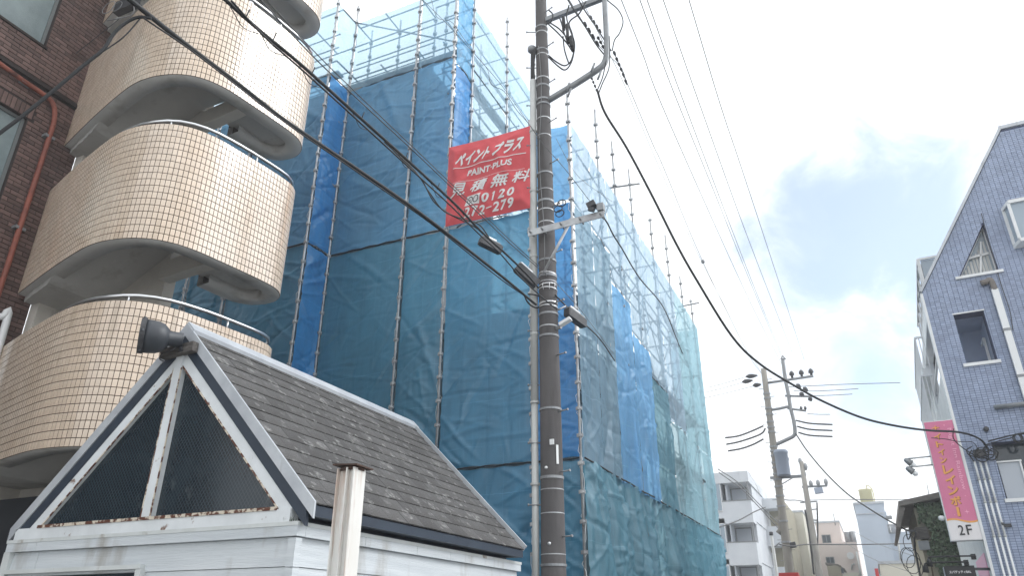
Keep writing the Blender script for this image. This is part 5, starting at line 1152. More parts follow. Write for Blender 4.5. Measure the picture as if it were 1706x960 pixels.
# siding ribs on the white street side
rb = MB(); d_ = 0.45
while d_ < 9.2: rb.prism([BW_(S0 - 0.01, 0.3, d_), BW_(S0 - 0.01, 6.84, d_), BW_(S0 + 0.013, 6.84, d_), BW_(S0 + 0.013, 0.3, d_)], EY * 0.06); d_ += 0.16
part('siding_rib', rb, 'white', blue, kind='stuff')
# tiles
PW, PH = 0.1005, 0.0502; tl = slab(PW - 0.007, 0.007, PH - 0.006, 0.0015)
def inside(s, z):
    c = False; j = len(outer) - 1
    for i in range(len(outer)):
        a, b = outer[i], outer[j]
        if (a[1] > z) != (b[1] > z) and s < (b[0] - a[0]) * (z - a[1]) / (b[1] - a[1]) + a[0]: c = not c
        j = i
    return c
def in_tri(s, z):
    if z < tri[0][1] - 0.02 or z > tri[2][1] + 0.02: return False
    t = (z - tri[0][1]) / (tri[2][1] - tri[0][1]); return tri[0][0] + (tri[2][0] - tri[0][0]) * t - 0.03 < s < tri[1][0] + (tri[2][0] - tri[1][0]) * t + 0.05
def clip(poly, nx, ny, c0):
    out = []
    for i in range(len(poly)):
        p, q = poly[i - 1], poly[i]; dp, dq = p[0] * nx + p[1] * ny - c0, q[0] * nx + q[1] * ny - c0
        if (dp >= 0) != (dq >= 0): t = dp / (dp - dq); out.append((p[0] + (q[0] - p[0]) * t, p[1] + (q[1] - p[1]) * t))
        if dq >= 0: out.append(q)
    return out
def area(p): return 0.5 * abs(sum(p[i - 1][0] * p[i][1] - p[i][0] * p[i - 1][1] for i in range(len(p)))) if len(p) > 2 else 0
def edges_in(poly):
    """inward half planes of a counter-clockwise convex polygon"""
    for i in range(len(poly)):
        a, b = poly[i - 1], poly[i]; L = math.hypot(b[0] - a[0], b[1] - a[1]); nx, ny = -(b[1] - a[1]) / L, (b[0] - a[0]) / L
        yield nx, ny, a[0] * nx + a[1] * ny
mats = []; cut_t = MB()
sL_ = math.hypot(tcs - S0, tcz - ZK); snx, sny = (tcz - ZK) / sL_, -(tcs - S0) / sL_; sc0 = S0 * snx + ZK * sny
z = 2.0
while z < tcz - 0.03:
    s = S0 + PW / 2 + 0.003
    while s < 4.6:
        x, y, k = PROJ(BW_(s, z, 0))
        if -5 < x < 1760 and -40 < y < 1000:
            w2_, h2_ = PW / 2 - 0.0035, PH / 2 - 0.003
            rc = [(s - w2_, z - h2_), (s + w2_, z - h2_), (s + w2_, z + h2_), (s - w2_, z + h2_)]; full = area(rc)
            pc = clip(rc, snx, sny, sc0 + 0.004); pc = clip(pc, 0, -1, -(tcz - 0.006)) if pc else pc
            for h in (wn, lwn, tri):
                if not pc: break
                ins_ = pc
                for nx, ny, c0_ in edges_in(h):
                    ins_ = clip(ins_, nx, ny, c0_)
                    if not ins_: break
                if ins_ and area(ins_) > 1e-7:
                    best = []
                    for nx, ny, c0_ in edges_in(h):
                        q = clip(pc, -nx, -ny, -c0_ + 0.004)
                        if area(q) > area(best): best = q
                    pc = best
            ar_ = area(pc) if pc else 0
            if ar_ > full * 0.98: mats.append(frame_mw(BW_(s, z, -0.001), EX, EY, Vector((0, 0, 1))))
            elif ar_ > full * 0.04:
                n_ = len(pc); cut_t.add([BW_(a, b, -0.001) for a, b in pc] + [BW_(a, b, -0.008) for a, b in pc], [tuple(range(n_, 2 * n_))] + [(i, (i + 1) % n_, n_ + (i + 1) % n_, n_ + i) for i in range(n_)])
        s += PW
    z += PH
part('cut_tile', cut_t, 'bluetile', wl, kind='stuff')
scatter('tile', 'tile_rest', 'bluetile', wl, tl, mats)
# trims: coping along the slanted edge and corner strip
part('coping', MB().beam(BW_(S0 - 0.03, ZK + 0.03, 0.17), BW_(tcs - 0.02, tcz + 0.05, 0.17), 0.46, 0.06, up=Vector((-1, 0, 0.65))), 'verge', blue)
part('coping', MB().beam(BW_(tcs - 0.04, tcz + 0.05, 0.17), BW_(SE, tcz + 0.05, 0.17), 0.46, 0.09), 'verge', blue)
part('corner_strip', MB().beam(BW_(S0 - 0.012, 0.2, 0.10), BW_(S0 - 0.012, ZK - 0.02, 0.10), 0.05, 0.24, up=EY), 'white', blue)
# rooftop glazed screen behind the gable
g0 = BP(1529, 433, 2.2); g1 = BP(1562, 430, 2.2)
rs = thing('roof_screen', 'white framed lattice screen standing behind the slanted gable edge', 'screen', BW_(g0[0], ZK, 2.2), BA)
zt = g0[1]; sx = g0[0]
part('frame', MB().beam(BW_(sx, zt, 2.2), BW_(sx + 1.2, zt, 2.2), 0.06, 0.06).beam(BW_(sx, ZK, 2.2), BW_(sx, zt, 2.2), 0.07, 0.07, up=EY).beam(BW_(sx, zt, 2.2), BW_(sx, zt, 7.4), 0.07, 0.07).beam(BW_(sx, ZK + 0.1, 2.2), BW_(sx, ZK + 0.1, 7.4), 0.07, 0.07), 'white', rs)
part('pane', MB().prism([BW_(sx + 0.05, ZK, 2.22), BW_(sx + 1.1, ZK, 2.22), BW_(sx + 1.1, zt - 0.04, 2.22), BW_(sx + 0.05, zt - 0.04, 2.22)], EY * 0.01), 'pglass', rs)
lt = MB(); nseg = 6
for i in range(nseg):
    d0, d1 = 2.2 + 5.2 * i / nseg, 2.2 + 5.2 * (i + 1) / nseg
    lt.beam(BW_(sx, ZK + 0.1, d0), BW_(sx, zt, (d0 + d1) / 2), 0.04, 0.04).beam(BW_(sx, zt, (d0 + d1) / 2), BW_(sx, ZK + 0.1, d1), 0.04, 0.04)
part('lattice', lt, 'white', rs); part('backing', MB().prism([BW_(sx + 0.06, ZK, 2.3), BW_(sx + 0.06, zt - 0.05, 2.3), BW_(sx + 0.09, zt - 0.05, 2.3), BW_(sx + 0.09, ZK, 2.3)], EY * 5), 'dark', rs)
# balconies with railings along the street side
for zb_, zr_, s_, d0, d1 in ((6.25, 7.45, 1.22, 2.6, 7.5), (7.75, 8.6, 1.3, 3.0, 8.0)):
    bl = part('balcony', MB().prism([BW_(s_, zb_ - 0.15, d0), BW_(S0 + 0.01, zb_ - 0.15, d0), BW_(S0 + 0.01, zb_, d0), BW_(s_, zb_, d0)], EY * (d1 - d0)), 'white', blue)
    ra = MB().beam(BW_(s_ + 0.02, zr_, d0), BW_(s_ + 0.02, zr_, d1), 0.05, 0.05).beam(BW_(s_ + 0.02, zr_, d0), BW_(S0, zr_, d0), 0.05, 0.05)
    d_ = d0
    while d_ <= d1: ra.beam(BW_(s_ + 0.02, zb_, d_), BW_(s_ + 0.02, zr_, d_), 0.025, 0.025, up=EY); d_ += 0.28
    for q in (0.1, 0.2): ra.beam(BW_(s_ + q, zb_, d0), BW_(s_ + q, zr_, d0), 0.025, 0.025, up=EY)
    part('railing', ra, 'rail_white', bl)
# triangular window
tw = part('window', MB().prism([BW_(tri[0][0] - 0.08, tri[0][1] - 0.06, -0.06), BW_(tri[1][0] + 0.08, tri[0][1] - 0.06, -0.06), BW_(tri[1][0] + 0.08, tri[0][1], -0.06), BW_(tri[0][0] - 0.08, tri[0][1], -0.06)], EY * 0.2), 'white', blue, label='triangular window')
tz0, tz1 = tri[0][1], tri[2][1]
part('pane', MB().prism([BW_(tri[0][0], tz0, 0.27), BW_(tri[1][0], tz0, 0.27), BW_(tri[2][0], tz1, 0.27)], EY * 0.01), 'pglass', tw)
fr = MB()
for a, b in ((tri[0], tri[1]), (tri[1], tri[2]), (tri[2], tri[0])): fr.beam(BW_(a[0], a[1] + 0.02, 0.22), BW_(b[0], b[1] + 0.02, 0.22), 0.05, 0.06, up=EY)
mx = (tri[0][0] + tri[1][0]) / 2 + 0.05
fr.beam(BW_(mx, tz0, 0.22), BW_(mx + 0.2, tz1 - 0.35, 0.22), 0.04, 0.05, up=EY); fr.beam(BW_(tri[0][0] + 0.3, tz0 + 0.5, 0.22), BW_(tri[1][0] - 0.05, tz0 + 0.55, 0.22), 0.05, 0.05, up=EY)
part('frame', fr, 'white', tw)
cu = MB()
for k_ in range(9):
    s = tri[0][0] + 0.12 + k_ * 0.07
    t = min(1, (s - tri[0][0]) / (tri[2][0] - tri[0][0])); cu.prism([BW_(s - 0.03, tz0 + 0.05, 0.255), BW_(s + 0.03, tz0 + 0.05, 0.255 + 0.008 * (k_ % 2)), BW_(s + 0.02, tz0 + 1.0 * t, 0.255), BW_(s - 0.02, tz0 + 0.95 * t, 0.255)], EY * 0.008)
part('curtain', cu, 'curtain', tw)
# square recessed window
sw = part('window', MB().prism([BW_(wn[0][0] - 0.07, wn[0][1] - 0.07, -0.05), BW_(wn[1][0] + 0.05, wn[0][1] - 0.07, -0.05), BW_(wn[1][0] + 0.05, wn[0][1] - 0.001, -0.05), BW_(wn[0][0] - 0.07, wn[0][1] - 0.001, -0.05)], EY * 0.2), 'white', blue, label='square recessed window')
part('head_trim', MB().prism([BW_(wn[0][0] - 0.02, wn[2][1] + 0.001, -0.02), BW_(wn[1][0] + 0.02, wn[2][1] + 0.001, -0.02), BW_(wn[1][0] + 0.02, wn[2][1] + 0.03, -0.02), BW_(wn[0][0] - 0.02, wn[2][1] + 0.03, -0.02)], EY * 0.03), 'white', sw)
part('room', MB().prism([BW_(wn[0][0] - 0.3, wn[0][1] - 0.1, 1.4), BW_(wn[1][0] + 0.1, wn[0][1] - 0.1, 1.4), BW_(wn[1][0] + 0.1, wn[2][1] + 0.1, 1.4), BW_(wn[0][0] - 0.3, wn[2][1] + 0.1, 1.4)], EY * 0.05).prism([BW_(wn[0][0] - 0.3, wn[2][1] + 0.02, 0.36), BW_(wn[1][0] + 0.1, wn[2][1] + 0.02, 0.36), BW_(wn[1][0] + 0.1, wn[2][1] + 0.06, 0.36), BW_(wn[0][0] - 0.3, wn[2][1] + 0.06, 0.36)], EY * 1.03), 'bluetile', sw)
part('room_wall', MB().prism([BW_(wn[1][0] + 0.02, wn[0][1] - 0.1, 0.36), BW_(wn[1][0] + 0.06, wn[0][1] - 0.1, 0.36), BW_(wn[1][0] + 0.06, wn[2][1], 0.36), BW_(wn[1][0] + 0.02, wn[2][1], 0.36)], EY * 1.0), 'bluetile', sw)
part('inner_frame', MB().beam(BW_(wn[1][0] - 0.02, wn[0][1] - 0.1, 0.9), BW_(wn[1][0] - 0.02, wn[2][1] - 0.35, 0.9), 0.05, 0.06, up=EY).beam(BW_(wn[1][0] - 0.02, wn[2][1] - 0.35, 0.9), BW_(wn[1][0] - 0.02, wn[2][1] - 0.35, 1.38), 0.05, 0.05), 'white', sw)
# lower recessed window with shutter panel
lw2 = part('window', MB().prism([BW_(lwn[0][0] - 0.04, lwn[0][1] - 0.07, -0.05), BW_(lwn[1][0] + 0.05, lwn[0][1] - 0.07, -0.05), BW_(lwn[1][0] + 0.05, lwn[0][1] - 0.001, -0.05), BW_(lwn[0][0] - 0.04, lwn[0][1] - 0.001, -0.05)], EY * 0.2), 'white', blue, label='lower window with closed shutter panel')
sh_t = BP(1657, 772)[1]
part('shutter_panel', MB().prism([BW_(lwn[0][0] + 0.02, lwn[0][1] + 0.002, 0.06), BW_(lwn[0][0] + 0.40, lwn[0][1] + 0.002, 0.06), BW_(lwn[0][0] + 0.40, sh_t, 0.06), BW_(lwn[0][0] + 0.02, sh_t, 0.06)], EY * 0.05), 'shutter', lw2)
part('shutter_frame', MB().beam(BW_(lwn[0][0] + 0.41, lwn[0][1] + 0.01, 0.05), BW_(lwn[0][0] + 0.41, sh_t, 0.05), 0.03, 0.06, up=EY).beam(BW_(lwn[0][0], sh_t + 0.02, 0.05), BW_(lwn[0][0] + 0.44, sh_t + 0.02, 0.05), 0.06, 0.03), 'white', lw2)
part('pane', MB().prism([BW_(lwn[0][0], lwn[0][1], 0.3), BW_(lwn[1][0], lwn[0][1], 0.3), BW_(lwn[1][0], lwn[2][1], 0.3), BW_(lwn[0][0], lwn[2][1], 0.3)], EY * 0.02), 'dglass', lw2)
# bay window at the right edge
b0 = BP(1681, 338, -0.35); b1 = BP(1698, 396, -0.35)
bs, bzt, bzb = b0[0] - 0.02, b0[1] - 0.02, b1[1] - 0.02
part('bay_roof', MB().prism([BW_(bs - 0.10, bzt, 0), BW_(bs, bzt, -0.38), BW_(bs + 1.4, bzt, -0.38), BW_(bs + 1.4, bzt, 0)], Vector((0, 0, 0.08))), 'white', blue)
bay = part('bay_window', MB().prism([BW_(bs - 0.10, bzb - 0.08, 0), BW_(bs, bzb - 0.08, -0.38), BW_(bs + 1.4, bzb - 0.08, -0.38), BW_(bs + 1.4, bzb - 0.08, 0)], Vector((0, 0, 0.08))), 'white', blue)
part('pane', MB().prism([BW_(bs - 0.05, bzb, -0.02), BW_(bs + 0.03, bzb, -0.32), BW_(bs + 1.35, bzb, -0.32), BW_(bs + 1.35, bzb, -0.02)], Vector((0, 0, bzt - bzb))), 'pglass', bay)
fr = MB()
for s, d in ((bs + 0.0, -0.34), (bs - 0.07, -0.02), (bs + 0.42, -0.34)): fr.beam(BW_(s, bzb, d), BW_(s, bzt, d), 0.06, 0.06, up=EY)
part('frame', fr, 'white', bay)
# downspout, dark pipe, conduits
def bl_pt(x, y, d=-0.09): s, z = BP(x, y, d); return BW_(s, z, d)
p0, p1, p2 = bl_pt(1636, 471), bl_pt(1650, 468), bl_pt(1654, 482)
dsx = BP(1678, 552, -0.09)[0]
ds = part('downspout', MB().tube(catmull([bl_pt(1634, 472), bl_pt(1644, 469), bl_pt(1650, 467), BW_(dsx, BP(1653, 478, -.09)[1], -0.09), BW_(dsx, BP(1655, 484, -.09)[1], -0.09)], 4), 0.062, 10), 'roofgrey', blue)
zs_ = [BP(1654, 481, -.09)[1], BP(1677, 550, -.09)[1], BP(1702, 627, -.09)[1], 0.3]
for a, b in zip(zs_, zs_[1:]): part('downspout', MB().beam(BW_(dsx, a - 0.03, -0.09), BW_(dsx, b + 0.03, -0.09), 0.13, 0.10, up=EY), 'white_plastic', blue)
for zz_ in zs_[1:3]: part('pipe_clamp', MB().beam(BW_(dsx, zz_ - 0.03, -0.08), BW_(dsx, zz_ + 0.03, -0.08), 0.15, 0.13, up=EY), 'galv_dark', blue)
part('side_wire', MB().tube(catmull([BW_(dsx + 0.20, zs_[0] + 1.9, -0.02), BW_(dsx + 0.16, zs_[0] + 0.2, -0.02), BW_(dsx + 0.17, zs_[0] - 0.5, -0.03), BW_(dsx + 0.12, zs_[1], -0.02)], 5), 0.008, 5), 'wire', blue)
q0 = BP(1658, 679, -0.1); part('wall_pipe', MB().tube([BW_(q0[0] - 0.02, q0[1], -0.1), BW_(q0[0] + 1.6, q0[1] + 0.02, -0.1)], 0.05, 10), 'galv_dark', blue)
for k_, (x, y) in enumerate(((1623, 768), (1632, 768), (1641, 768))):
    s, z = BP(x, y, -0.04); zc = [z, BP(1631, 800, 0)[1], BP(1640, 838, 0)[1], BP(1655, 895, 0)[1], 1.0]
    for a, b in zip(zc, zc[1:]): part('conduit', MB().tube([BW_(s, a - 0.012, -0.04), BW_(s, b + 0.012, -0.04)], 0.021, 8), 'white_plastic', blue)
    for zz_ in zc[1:4]: part('conduit_coupling', MB().tube([BW_(s, zz_ - 0.02, -0.035), BW_(s, zz_ + 0.02, -0.035)], 0.027, 8), 'pvc', blue)
js, jz = BP(1632, 757, -0.12)
jb_ = thing('junction_box', 'black cable junction box on the tiled wall above the conduits', 'junction box', BW_(js, jz, -0.1), BA)
part('housing', MB().beam(BW_(js - 0.10, jz + 0.02, -0.08), BW_(js + 0.12, jz + 0.03, -0.08), 0.14, 0.14), 'blackbox', jb_)
lo = MB()
for k_ in range(7):
    a = random.uniform(0, 6); c = BW_(js + random.uniform(-0.15, 0.2), jz + random.uniform(-0.08, 0.08), -0.14)
    lo.tube(catmull([c + EX * (0.10 * math.cos(a + t) * 1.2) + Vector((0, 0, 0.10 * math.sin(a + t))) - EY * 0.01 * k_ for t in (0, 1, 2, 3, 4, 5)], 3), 0.011, 5)
for s_, dz in ((-0.12, 0.02), (0.22, 0.1)): lo.tube(catmull([BW_(js + s_, jz + 0.1, -0.1), BW_(js + s_ * 1.5, jz, -0.14), BW_(js + s_ * 1.1, jz - 0.13, -0.06)], 4), 0.012, 5)
part('cable_tangle', lo, 'black', jb_)
wb2 = BP(1643, 715, -0.08); part('wall_lamp', MB().lathe(BW_(wb2[0], wb2[1], 0.0), -EY, [(0.03, 0), (0.055, 0.02), (0.05, 0.1), (0.02, 0.12)], 10), 'blackbox', blue)
wl2 = BP(1680, 876, -0.05); part('wall_bracket', MB().beam(BW_(wl2[0] - 0.07, wl2[1], -0.05), BW_(wl2[0] + 0.05, wl2[1], -0.05), 0.06, 0.06).box(BW_(wl2[0] - 0.09, wl2[1] + 0.03, -0.06), (0.04, 0.05, 0.05)), 'blackbox', blue)
pk = part('poster', MB().prism([BW_(S0 - 0.03, 2.0, 0.8), BW_(S0 - 0.03, 3.05, 0.8), BW_(S0 - 0.012, 3.05, 0.8), BW_(S0 - 0.012, 2.0, 0.8)], EY * 2.6), 'script', blue)
# cables into the box
def bwire(label, pts, r, mt='black', cat='cable'): c = catmull(pts, 6); solo('cable', MB().tube(c, r, 6), mt, label, cat, base=c[0])
bwire('black telephone cable running along the tiled wall to the right edge', [BW_(*BP(1646, 736, -0.15), -0.15), BW_(*BP(1668, 730, -0.15), -0.15), BW_(*BP(1690, 725, -0.2), -0.2), BW_(*BP(1715, 721, -0.25), -0.25), BW_(*BP(1800, 716, -0.3), -0.3)], 0.014)
bwire('second black cable twisted beside the telephone cable at the right edge', [BW_(*BP(1640, 742, -0.15), -0.15), BW_(*BP(1665, 735, -0.15), -0.15), BW_(*BP(1685, 730, -0.2), -0.2), BW_(*BP(1700, 724, -0.24), -0.24), BW_(*BP(1800, 722, -0.3), -0.3)], 0.011)
lo = MB(); c = BW_(*BP(1694, 731, -0.24), -0.24)
for k_ in range(3): lo.tube([c + EX * (0.07 * math.cos(t) + 0.02 * k_) + Vector((0, 0, 0.09 * math.sin(t))) for t in [i * 2 * math.pi / 14 for i in range(15)]], 0.009, 5)
solo('cable_coil', lo, 'black', 'small coil of black cable tied on the telephone cable at the right', 'cable', base=c)
bwire('thin black cable loop dropping over the pink sign edge', [BW_(0.95, BP(1555, 738)[1], -0.5), BW_(1.2, BP(1580, 738)[1], -0.4), BW_(1.45, BP(1600, 741)[1], -0.3), BW_(1.7, BP(1620, 741)[1], -0.2), BW_(js, jz + 0.05, -0.12)], 0.008)
bwire('thin black cable drooping from the sign edge to the junction box', [BW_(1.40, BP(1582, 722)[1], -0.4), BW_(1.36, BP(1585, 738)[1], -0.35), BW_(1.5, BP(1602, 752)[1], -0.25), BW_(js - 0.1, jz - 0.02, -0.14)], 0.010)

# ---- tall pink sign
SD = -0.02
sg = thing('sign', 'tall pink vertical sign with orange Japanese lettering and a white 2F panel', 'sign', BW_(1.17, 3.2, 0.1), BA)
s0, s1, z0, z1 = 0.905, 1.445, 3.255, 5.675
zw = z0 + (z1 - z0) * 0.155
part('cabinet', MB().prism([BW_(s0 - 0.015, z0 - 0.015, 0.0), BW_(s1 + 0.015, z0 - 0.015, 0.0), BW_(s1 + 0.015, z1 + 0.015, 0.0), BW_(s0 - 0.015, z1 + 0.015, 0.0)], EY * 0.26), 'white', sg)
n_ = 16
def wave(t): return zw + 0.035 * math.sin(t * 5.2 + 0.6) - 0.012
pf = part('pink_face', MB().prism([BW_(s0, z1, SD + 0.012), BW_(s1, z1, SD + 0.012)] + [BW_(s1 + (s0 - s1) * i / n_, wave(1 - i / n_), SD + 0.012) for i in range(n_ + 1)], EY * 0.006), 'pink', sg)
part('white_face', MB().prism([BW_(s0, z0, SD + 0.014), BW_(s1, z0, SD + 0.014), BW_(s1, zw + 0.08, SD + 0.014), BW_(s0, zw + 0.08, SD + 0.014)], EY * 0.006), 'sign_white', sg)
part('orange_wave', MB().add([q for i in range(n_ + 1) for q in (BW_(s0 + (s1 - s0) * i / n_, wave(i / n_) - 0.012, SD + 0.009), BW_(s0 + (s1 - s0) * i / n_, wave(i / n_) + 0.022, SD + 0.009))], [(2 * i, 2 * i + 2, 2 * i + 3, 2 * i + 1) for i in range(n_)]), 'orange', sg, fixn=False)
def on_sign(mb, a0, a1, b0, b1, material, d=0.006, nm_='letter', th=0.0):
    """a: 0..1 across, b: 0..1 up the whole sign"""
    q = [BW_(s0 + (s1 - s0) * (a0 + (a1 - a0) * v.x), z0 + (z1 - z0) * (b0 + (b1 - b0) * v.y), SD + d) for v in mb.v]
    return part(nm_, MB().add(q, mb.f), material, pf, fixn=False)
def vert_text(chars, ac, wd, top, hgt, gapv):
    b = top
    for ch in chars:
        if ch == 'ー': mbt = MB().add([(0.36, 0, 0), (0.60, 0, 0), (0.62, 1, 0), (0.38, 1, 0)], [(0, 1, 2, 3)]); w_ = wd
        else: mbt = text_mesh(ch, 0.03); w_ = wd
        on_sign(mbt, ac - w_ / 2 + 0.025, ac + w_ / 2 + 0.025, b - hgt - 0.004, b - 0.004, 'orange_edge', 0.009, 'letter_shadow')
        on_sign(mbt, ac - w_ / 2, ac + w_ / 2, b - hgt, b, 'orange', 0.005)
        b -= hgt + gapv
vert_text('ナイトイン', 0.36, 0.24, 0.962, 0.052, 0.017)
vert_text('レインボー', 0.44, 0.36, 0.615, 0.076, 0.012)
sc_ = text_mesh('Night Inn Rainbow', 0.0)
# script runs down the sign: rotate a quarter turn clockwise
rot = MB().add([(v.y + 0.25 * (v.x - 0.5) * 0, 1 - v.x, 0) for v in sc_.v], sc_.f)
on_sign(rot, 0.72, 0.90, 0.40, 0.93, 'script')
on_sign(text_mesh('2', 0.01), 0.30, 0.48, 0.035, 0.115, 'ink', -0.001); on_sign(text_mesh('F', 0.01), 0.56, 0.74, 0.035, 0.115, 'ink', -0.001)
for a, b, r_ in ((0.68, 0.96, 0.05), (0.86, 0.90, 0.03), (0.80, 0.35, 0.035), (0.72, 0.22, 0.09), (0.30, 0.20, 0.03)):
    st = MB().add([(0.5 + (0.5 if i % 2 == 0 else 0.10) * math.cos(i * math.pi / 4), 0.5 + (0.5 if i % 2 == 0 else 0.10) * math.sin(i * math.pi / 4), 0) for i in range(8)], [tuple(range(8))]); on_sign(st, a - r_, a + r_, b - r_ * 0.22, b + r_ * 0.22, 'script', nm_='sparkle')
for zz_ in (3.5, 4.1, 4.75, 5.4): part('bracket', MB().beam(BW_(s1 + 0.01, zz_, 0.13), BW_(S0 + 0.02, zz_, 0.5), 0.05, 0.06), 'blackbox', sg)
part('bulb', MB().lathe(BW_(s0 - 0.02, 3.70, 0.1), -EX, [(0.02, 0), (0.05, 0.03), (0.055, 0.08), (0.03, 0.12)], 10), 'white_plastic', sg)
for lab, (ly, tx, ty_) in (('upper arm lamp reaching out left of the pink sign', (765, 1507, 766)), ('lower arm lamp reaching out left of the pink sign', (779, 1510, 780))):
    e = BP(tx + 4, ly, 0.1); c = BW_(e[0], e[1], 0.1); t = thing('sign_lamp', lab, 'lamp', BW_(s0, e[1], 0.1), BA, 'arm lamps of the pink sign')
    part('arm', MB().tube([BW_(s0, e[1] + 0.01, 0.1), c], 0.016, 6), 'galv', t)
    part('lamp_shade', MB().lathe(c + Vector((-0.05, 0, 0.0)), Vector((0.75, 0, -0.7)), [(0.03, 0), (0.05, 0.03), (0.075, 0.16)], 10), 'galv_dark', t)
    part('bulb', MB().lathe(c + Vector((0.07, 0, -0.12)), Vector((0.75, 0, -0.7)), [(0.05, 0), (0.055, 0.05), (0.02, 0.09)], 10), 'white_plastic', t)
# ---- black sign with arm lamps
k0, k1 = BP(1572, 945), BP(1622, 943)
bs_ = thing('sign', 'black shop sign with small white lettering hanging below the pink sign', 'sign', BW_(k0[0], 2.0, 0), BA)
part('board', MB().prism([BW_(k0[0], 1.9, -0.1), BW_(k1[0], 1.9, -0.1), BW_(k1[0], k0[1], -0.1), BW_(k0[0], k0[1], -0.1)], EY * 0.12), 'ink', bs_)
part('side_face', MB().prism([BW_(k0[0] - 0.012, 1.9, -0.08), BW_(k0[0] - 0.002, 1.9, -0.08), BW_(k0[0] - 0.002, k0[1] - 0.01, -0.08), BW_(k0[0] - 0.012, k0[1] - 0.01, -0.08)], EY * 0.35), 'shutter', bs_)
tm = text_mesh('スパゲッティBAL', 0.03); W_ = k1[0] - k0[0]
part('lettering', MB().add([BW_(k0[0] + W_ * (0.14 + 0.72 * v.x), k0[1] - 0.14 + 0.055 * v.y, -0.104) for v in tm.v], tm.f), 'bletter', bs_, fixn=False)
part('emblem', MB().add([BW_(k0[0] + W_ * 0.5, k0[1] - 0.19, -0.104), BW_(k0[0] + W_ * 0.46, k0[1] - 0.27, -0.104), BW_(k0[0] + W_ * 0.54, k0[1] - 0.27, -0.104)], [(0, 1, 2)]), 'bletter', bs_, fixn=False)
ar = MB().beam(BW_(k1[0], BP(1622, 949)[1], 0), BW_(S0 + 0.05, BP(1622, 949)[1], 0.2), 0.04, 0.05); part('bracket', ar, 'blackbox', bs_)
for lab, (x0, y0, x1) in (('longer black arm lamp over the black shop sign', (1622, 928, 1547)), ('shorter black arm lamp over the black shop sign', (1610, 938, 1541))):
    e0 = BP(x0, y0, -0.2); e1 = BP(x1, y0 + 1, -0.2); t = thing('sign_lamp', lab, 'lamp', BW_(e0[0], e0[1], -0.2), BA, 'arm lamps of the black sign')
    part('arm', MB().tube(catmull([BW_(e0[0], e0[1], -0.1), BW_(e0[0] - 0.02, e0[1] + 0.01, -0.2), BW_(e1[0] + 0.06, e1[1], -0.2), BW_(e1[0], e1[1] - 0.05, -0.2)], 5), 0.016, 6), 'black', t)
    part('mount', MB().box(BW_(e0[0], e0[1], -0.12), (0.08, 0.10, 0.10)), 'black', t)
    part('lamp_shade', MB().lathe(BW_(e1[0], e1[1] - 0.03, -0.2), Vector((-0.1, 0.05, -1)), [(0.03, 0), (0.045, 0.04), (0.06, 0.15), (0.05, 0.15)], 12), 'black', t)

# ================================================================== VINE COVERED HOUSE
VY = 28.0
V = lambda x, y, Y=VY: PY(x, y, Y)
va, vb = V(1518, 838), V(1558, 829)
vh = thing('vine_house', 'old house wall smothered in green vines beneath a grey tiled eave', 'house', (1.6, VY, 0))
xl = V(1527, 870).x; zt = V(1530, 846).z
part('wall', MB().bb((xl, VY, 0), (xl + 4, VY + 6, zt)), 'olive', vh)
part('roof', MB().prism([(xl - 0.42, VY - 0.35, zt + 0.02), (xl + 4, VY - 0.35, zt + 0.75), (xl + 4, VY - 0.35, zt + 0.95), (xl - 0.42, VY - 0.35, zt + 0.18)], (0, 7, 0)), 'roofgrey', vh)
ez = V(1511, 879); part('side_eave', MB().prism([(xl - 0.40, VY - 0.3, zt + 0.04), (xl - 0.62, VY - 0.3, ez.z), (xl - 0.52, VY - 0.3, ez.z - 0.04), (xl - 0.26, VY - 0.3, zt - 0.02)], (0, 6.5, 0)), 'roofgrey', vh)
part('wall_box', MB().bb((xl - 0.12, VY - 0.2, V(1535, 900).z), (xl + 0.25, VY - 0.02, V(1535, 880).z)), 'wood', vh)
part('wall_box', MB().bb((xl - 0.1, VY - 0.25, V(1538, 918).z), (xl + 0.2, VY - 0.02, V(1538, 903).z)), 'galv_dark', vh)
def leaves(n, samp, size, seed):
    rnd_ = random.Random(seed); mb = MB()
    for _ in range(n):
        c, nrm = samp(rnd_); a = rnd_.uniform(0, 6.28); t = nrm.orthogonal().normalized(); b = nrm.cross(t); u_ = (t * math.cos(a) + b * math.sin(a)); w_ = nrm.cross(u_)
        s = size * rnd_.uniform(0.6, 1.3); mb.add([c - u_ * s, c + w_ * s * 0.55 + nrm * s * 0.15, c + u_ * s, c - w_ * s * 0.55 + nrm * s * 0.15], [(0, 1, 2, 3)])
    return mb
def vsamp(r_):
    while True:
        x = xl + r_.uniform(-0.12, 3.2); z = r_.uniform(1.0, zt + 0.1)
        cl_ = noise.noise(Vector((x * 1.6, z * 1.3, 3.0)))
        left = xl + 0.1 + 0.25 * noise.noise(Vector((0, z * 1.7, 5.0))) + (0.12 if z < zt - 0.5 else -0.05)
        if x > left: break
    d = 0.10 + 0.22 * max(0, 0.5 + cl_) * r_.random()
    return Vector((x, VY - d, z)), Vector((r_.uniform(-0.7, 0.7), -1, r_.uniform(-0.3, 0.9))).normalized()
vine = thing('vine', 'dense green climbing vine hanging over the old house wall behind signs', 'vine', (xl + 1, VY - 0.1, 0))
part('foliage', leaves(9000, vsamp, 0.055, 4), 'leaf', vine, kind='stuff', fixn=False)
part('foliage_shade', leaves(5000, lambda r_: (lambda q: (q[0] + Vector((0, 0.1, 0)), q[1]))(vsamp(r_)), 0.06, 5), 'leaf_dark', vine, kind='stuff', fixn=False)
for k_ in range(6): x = xl + 0.2 + k_ * 0.35; part('stem', MB().tube(catmull([(x, VY - 0.06, 0), (x + 0.1, VY - 0.07, 1.5), (x - 0.08, VY - 0.06, 3), (x + 0.05, VY - 0.06, zt - 0.3)], 4), 0.02, 5), 'bark', vine)
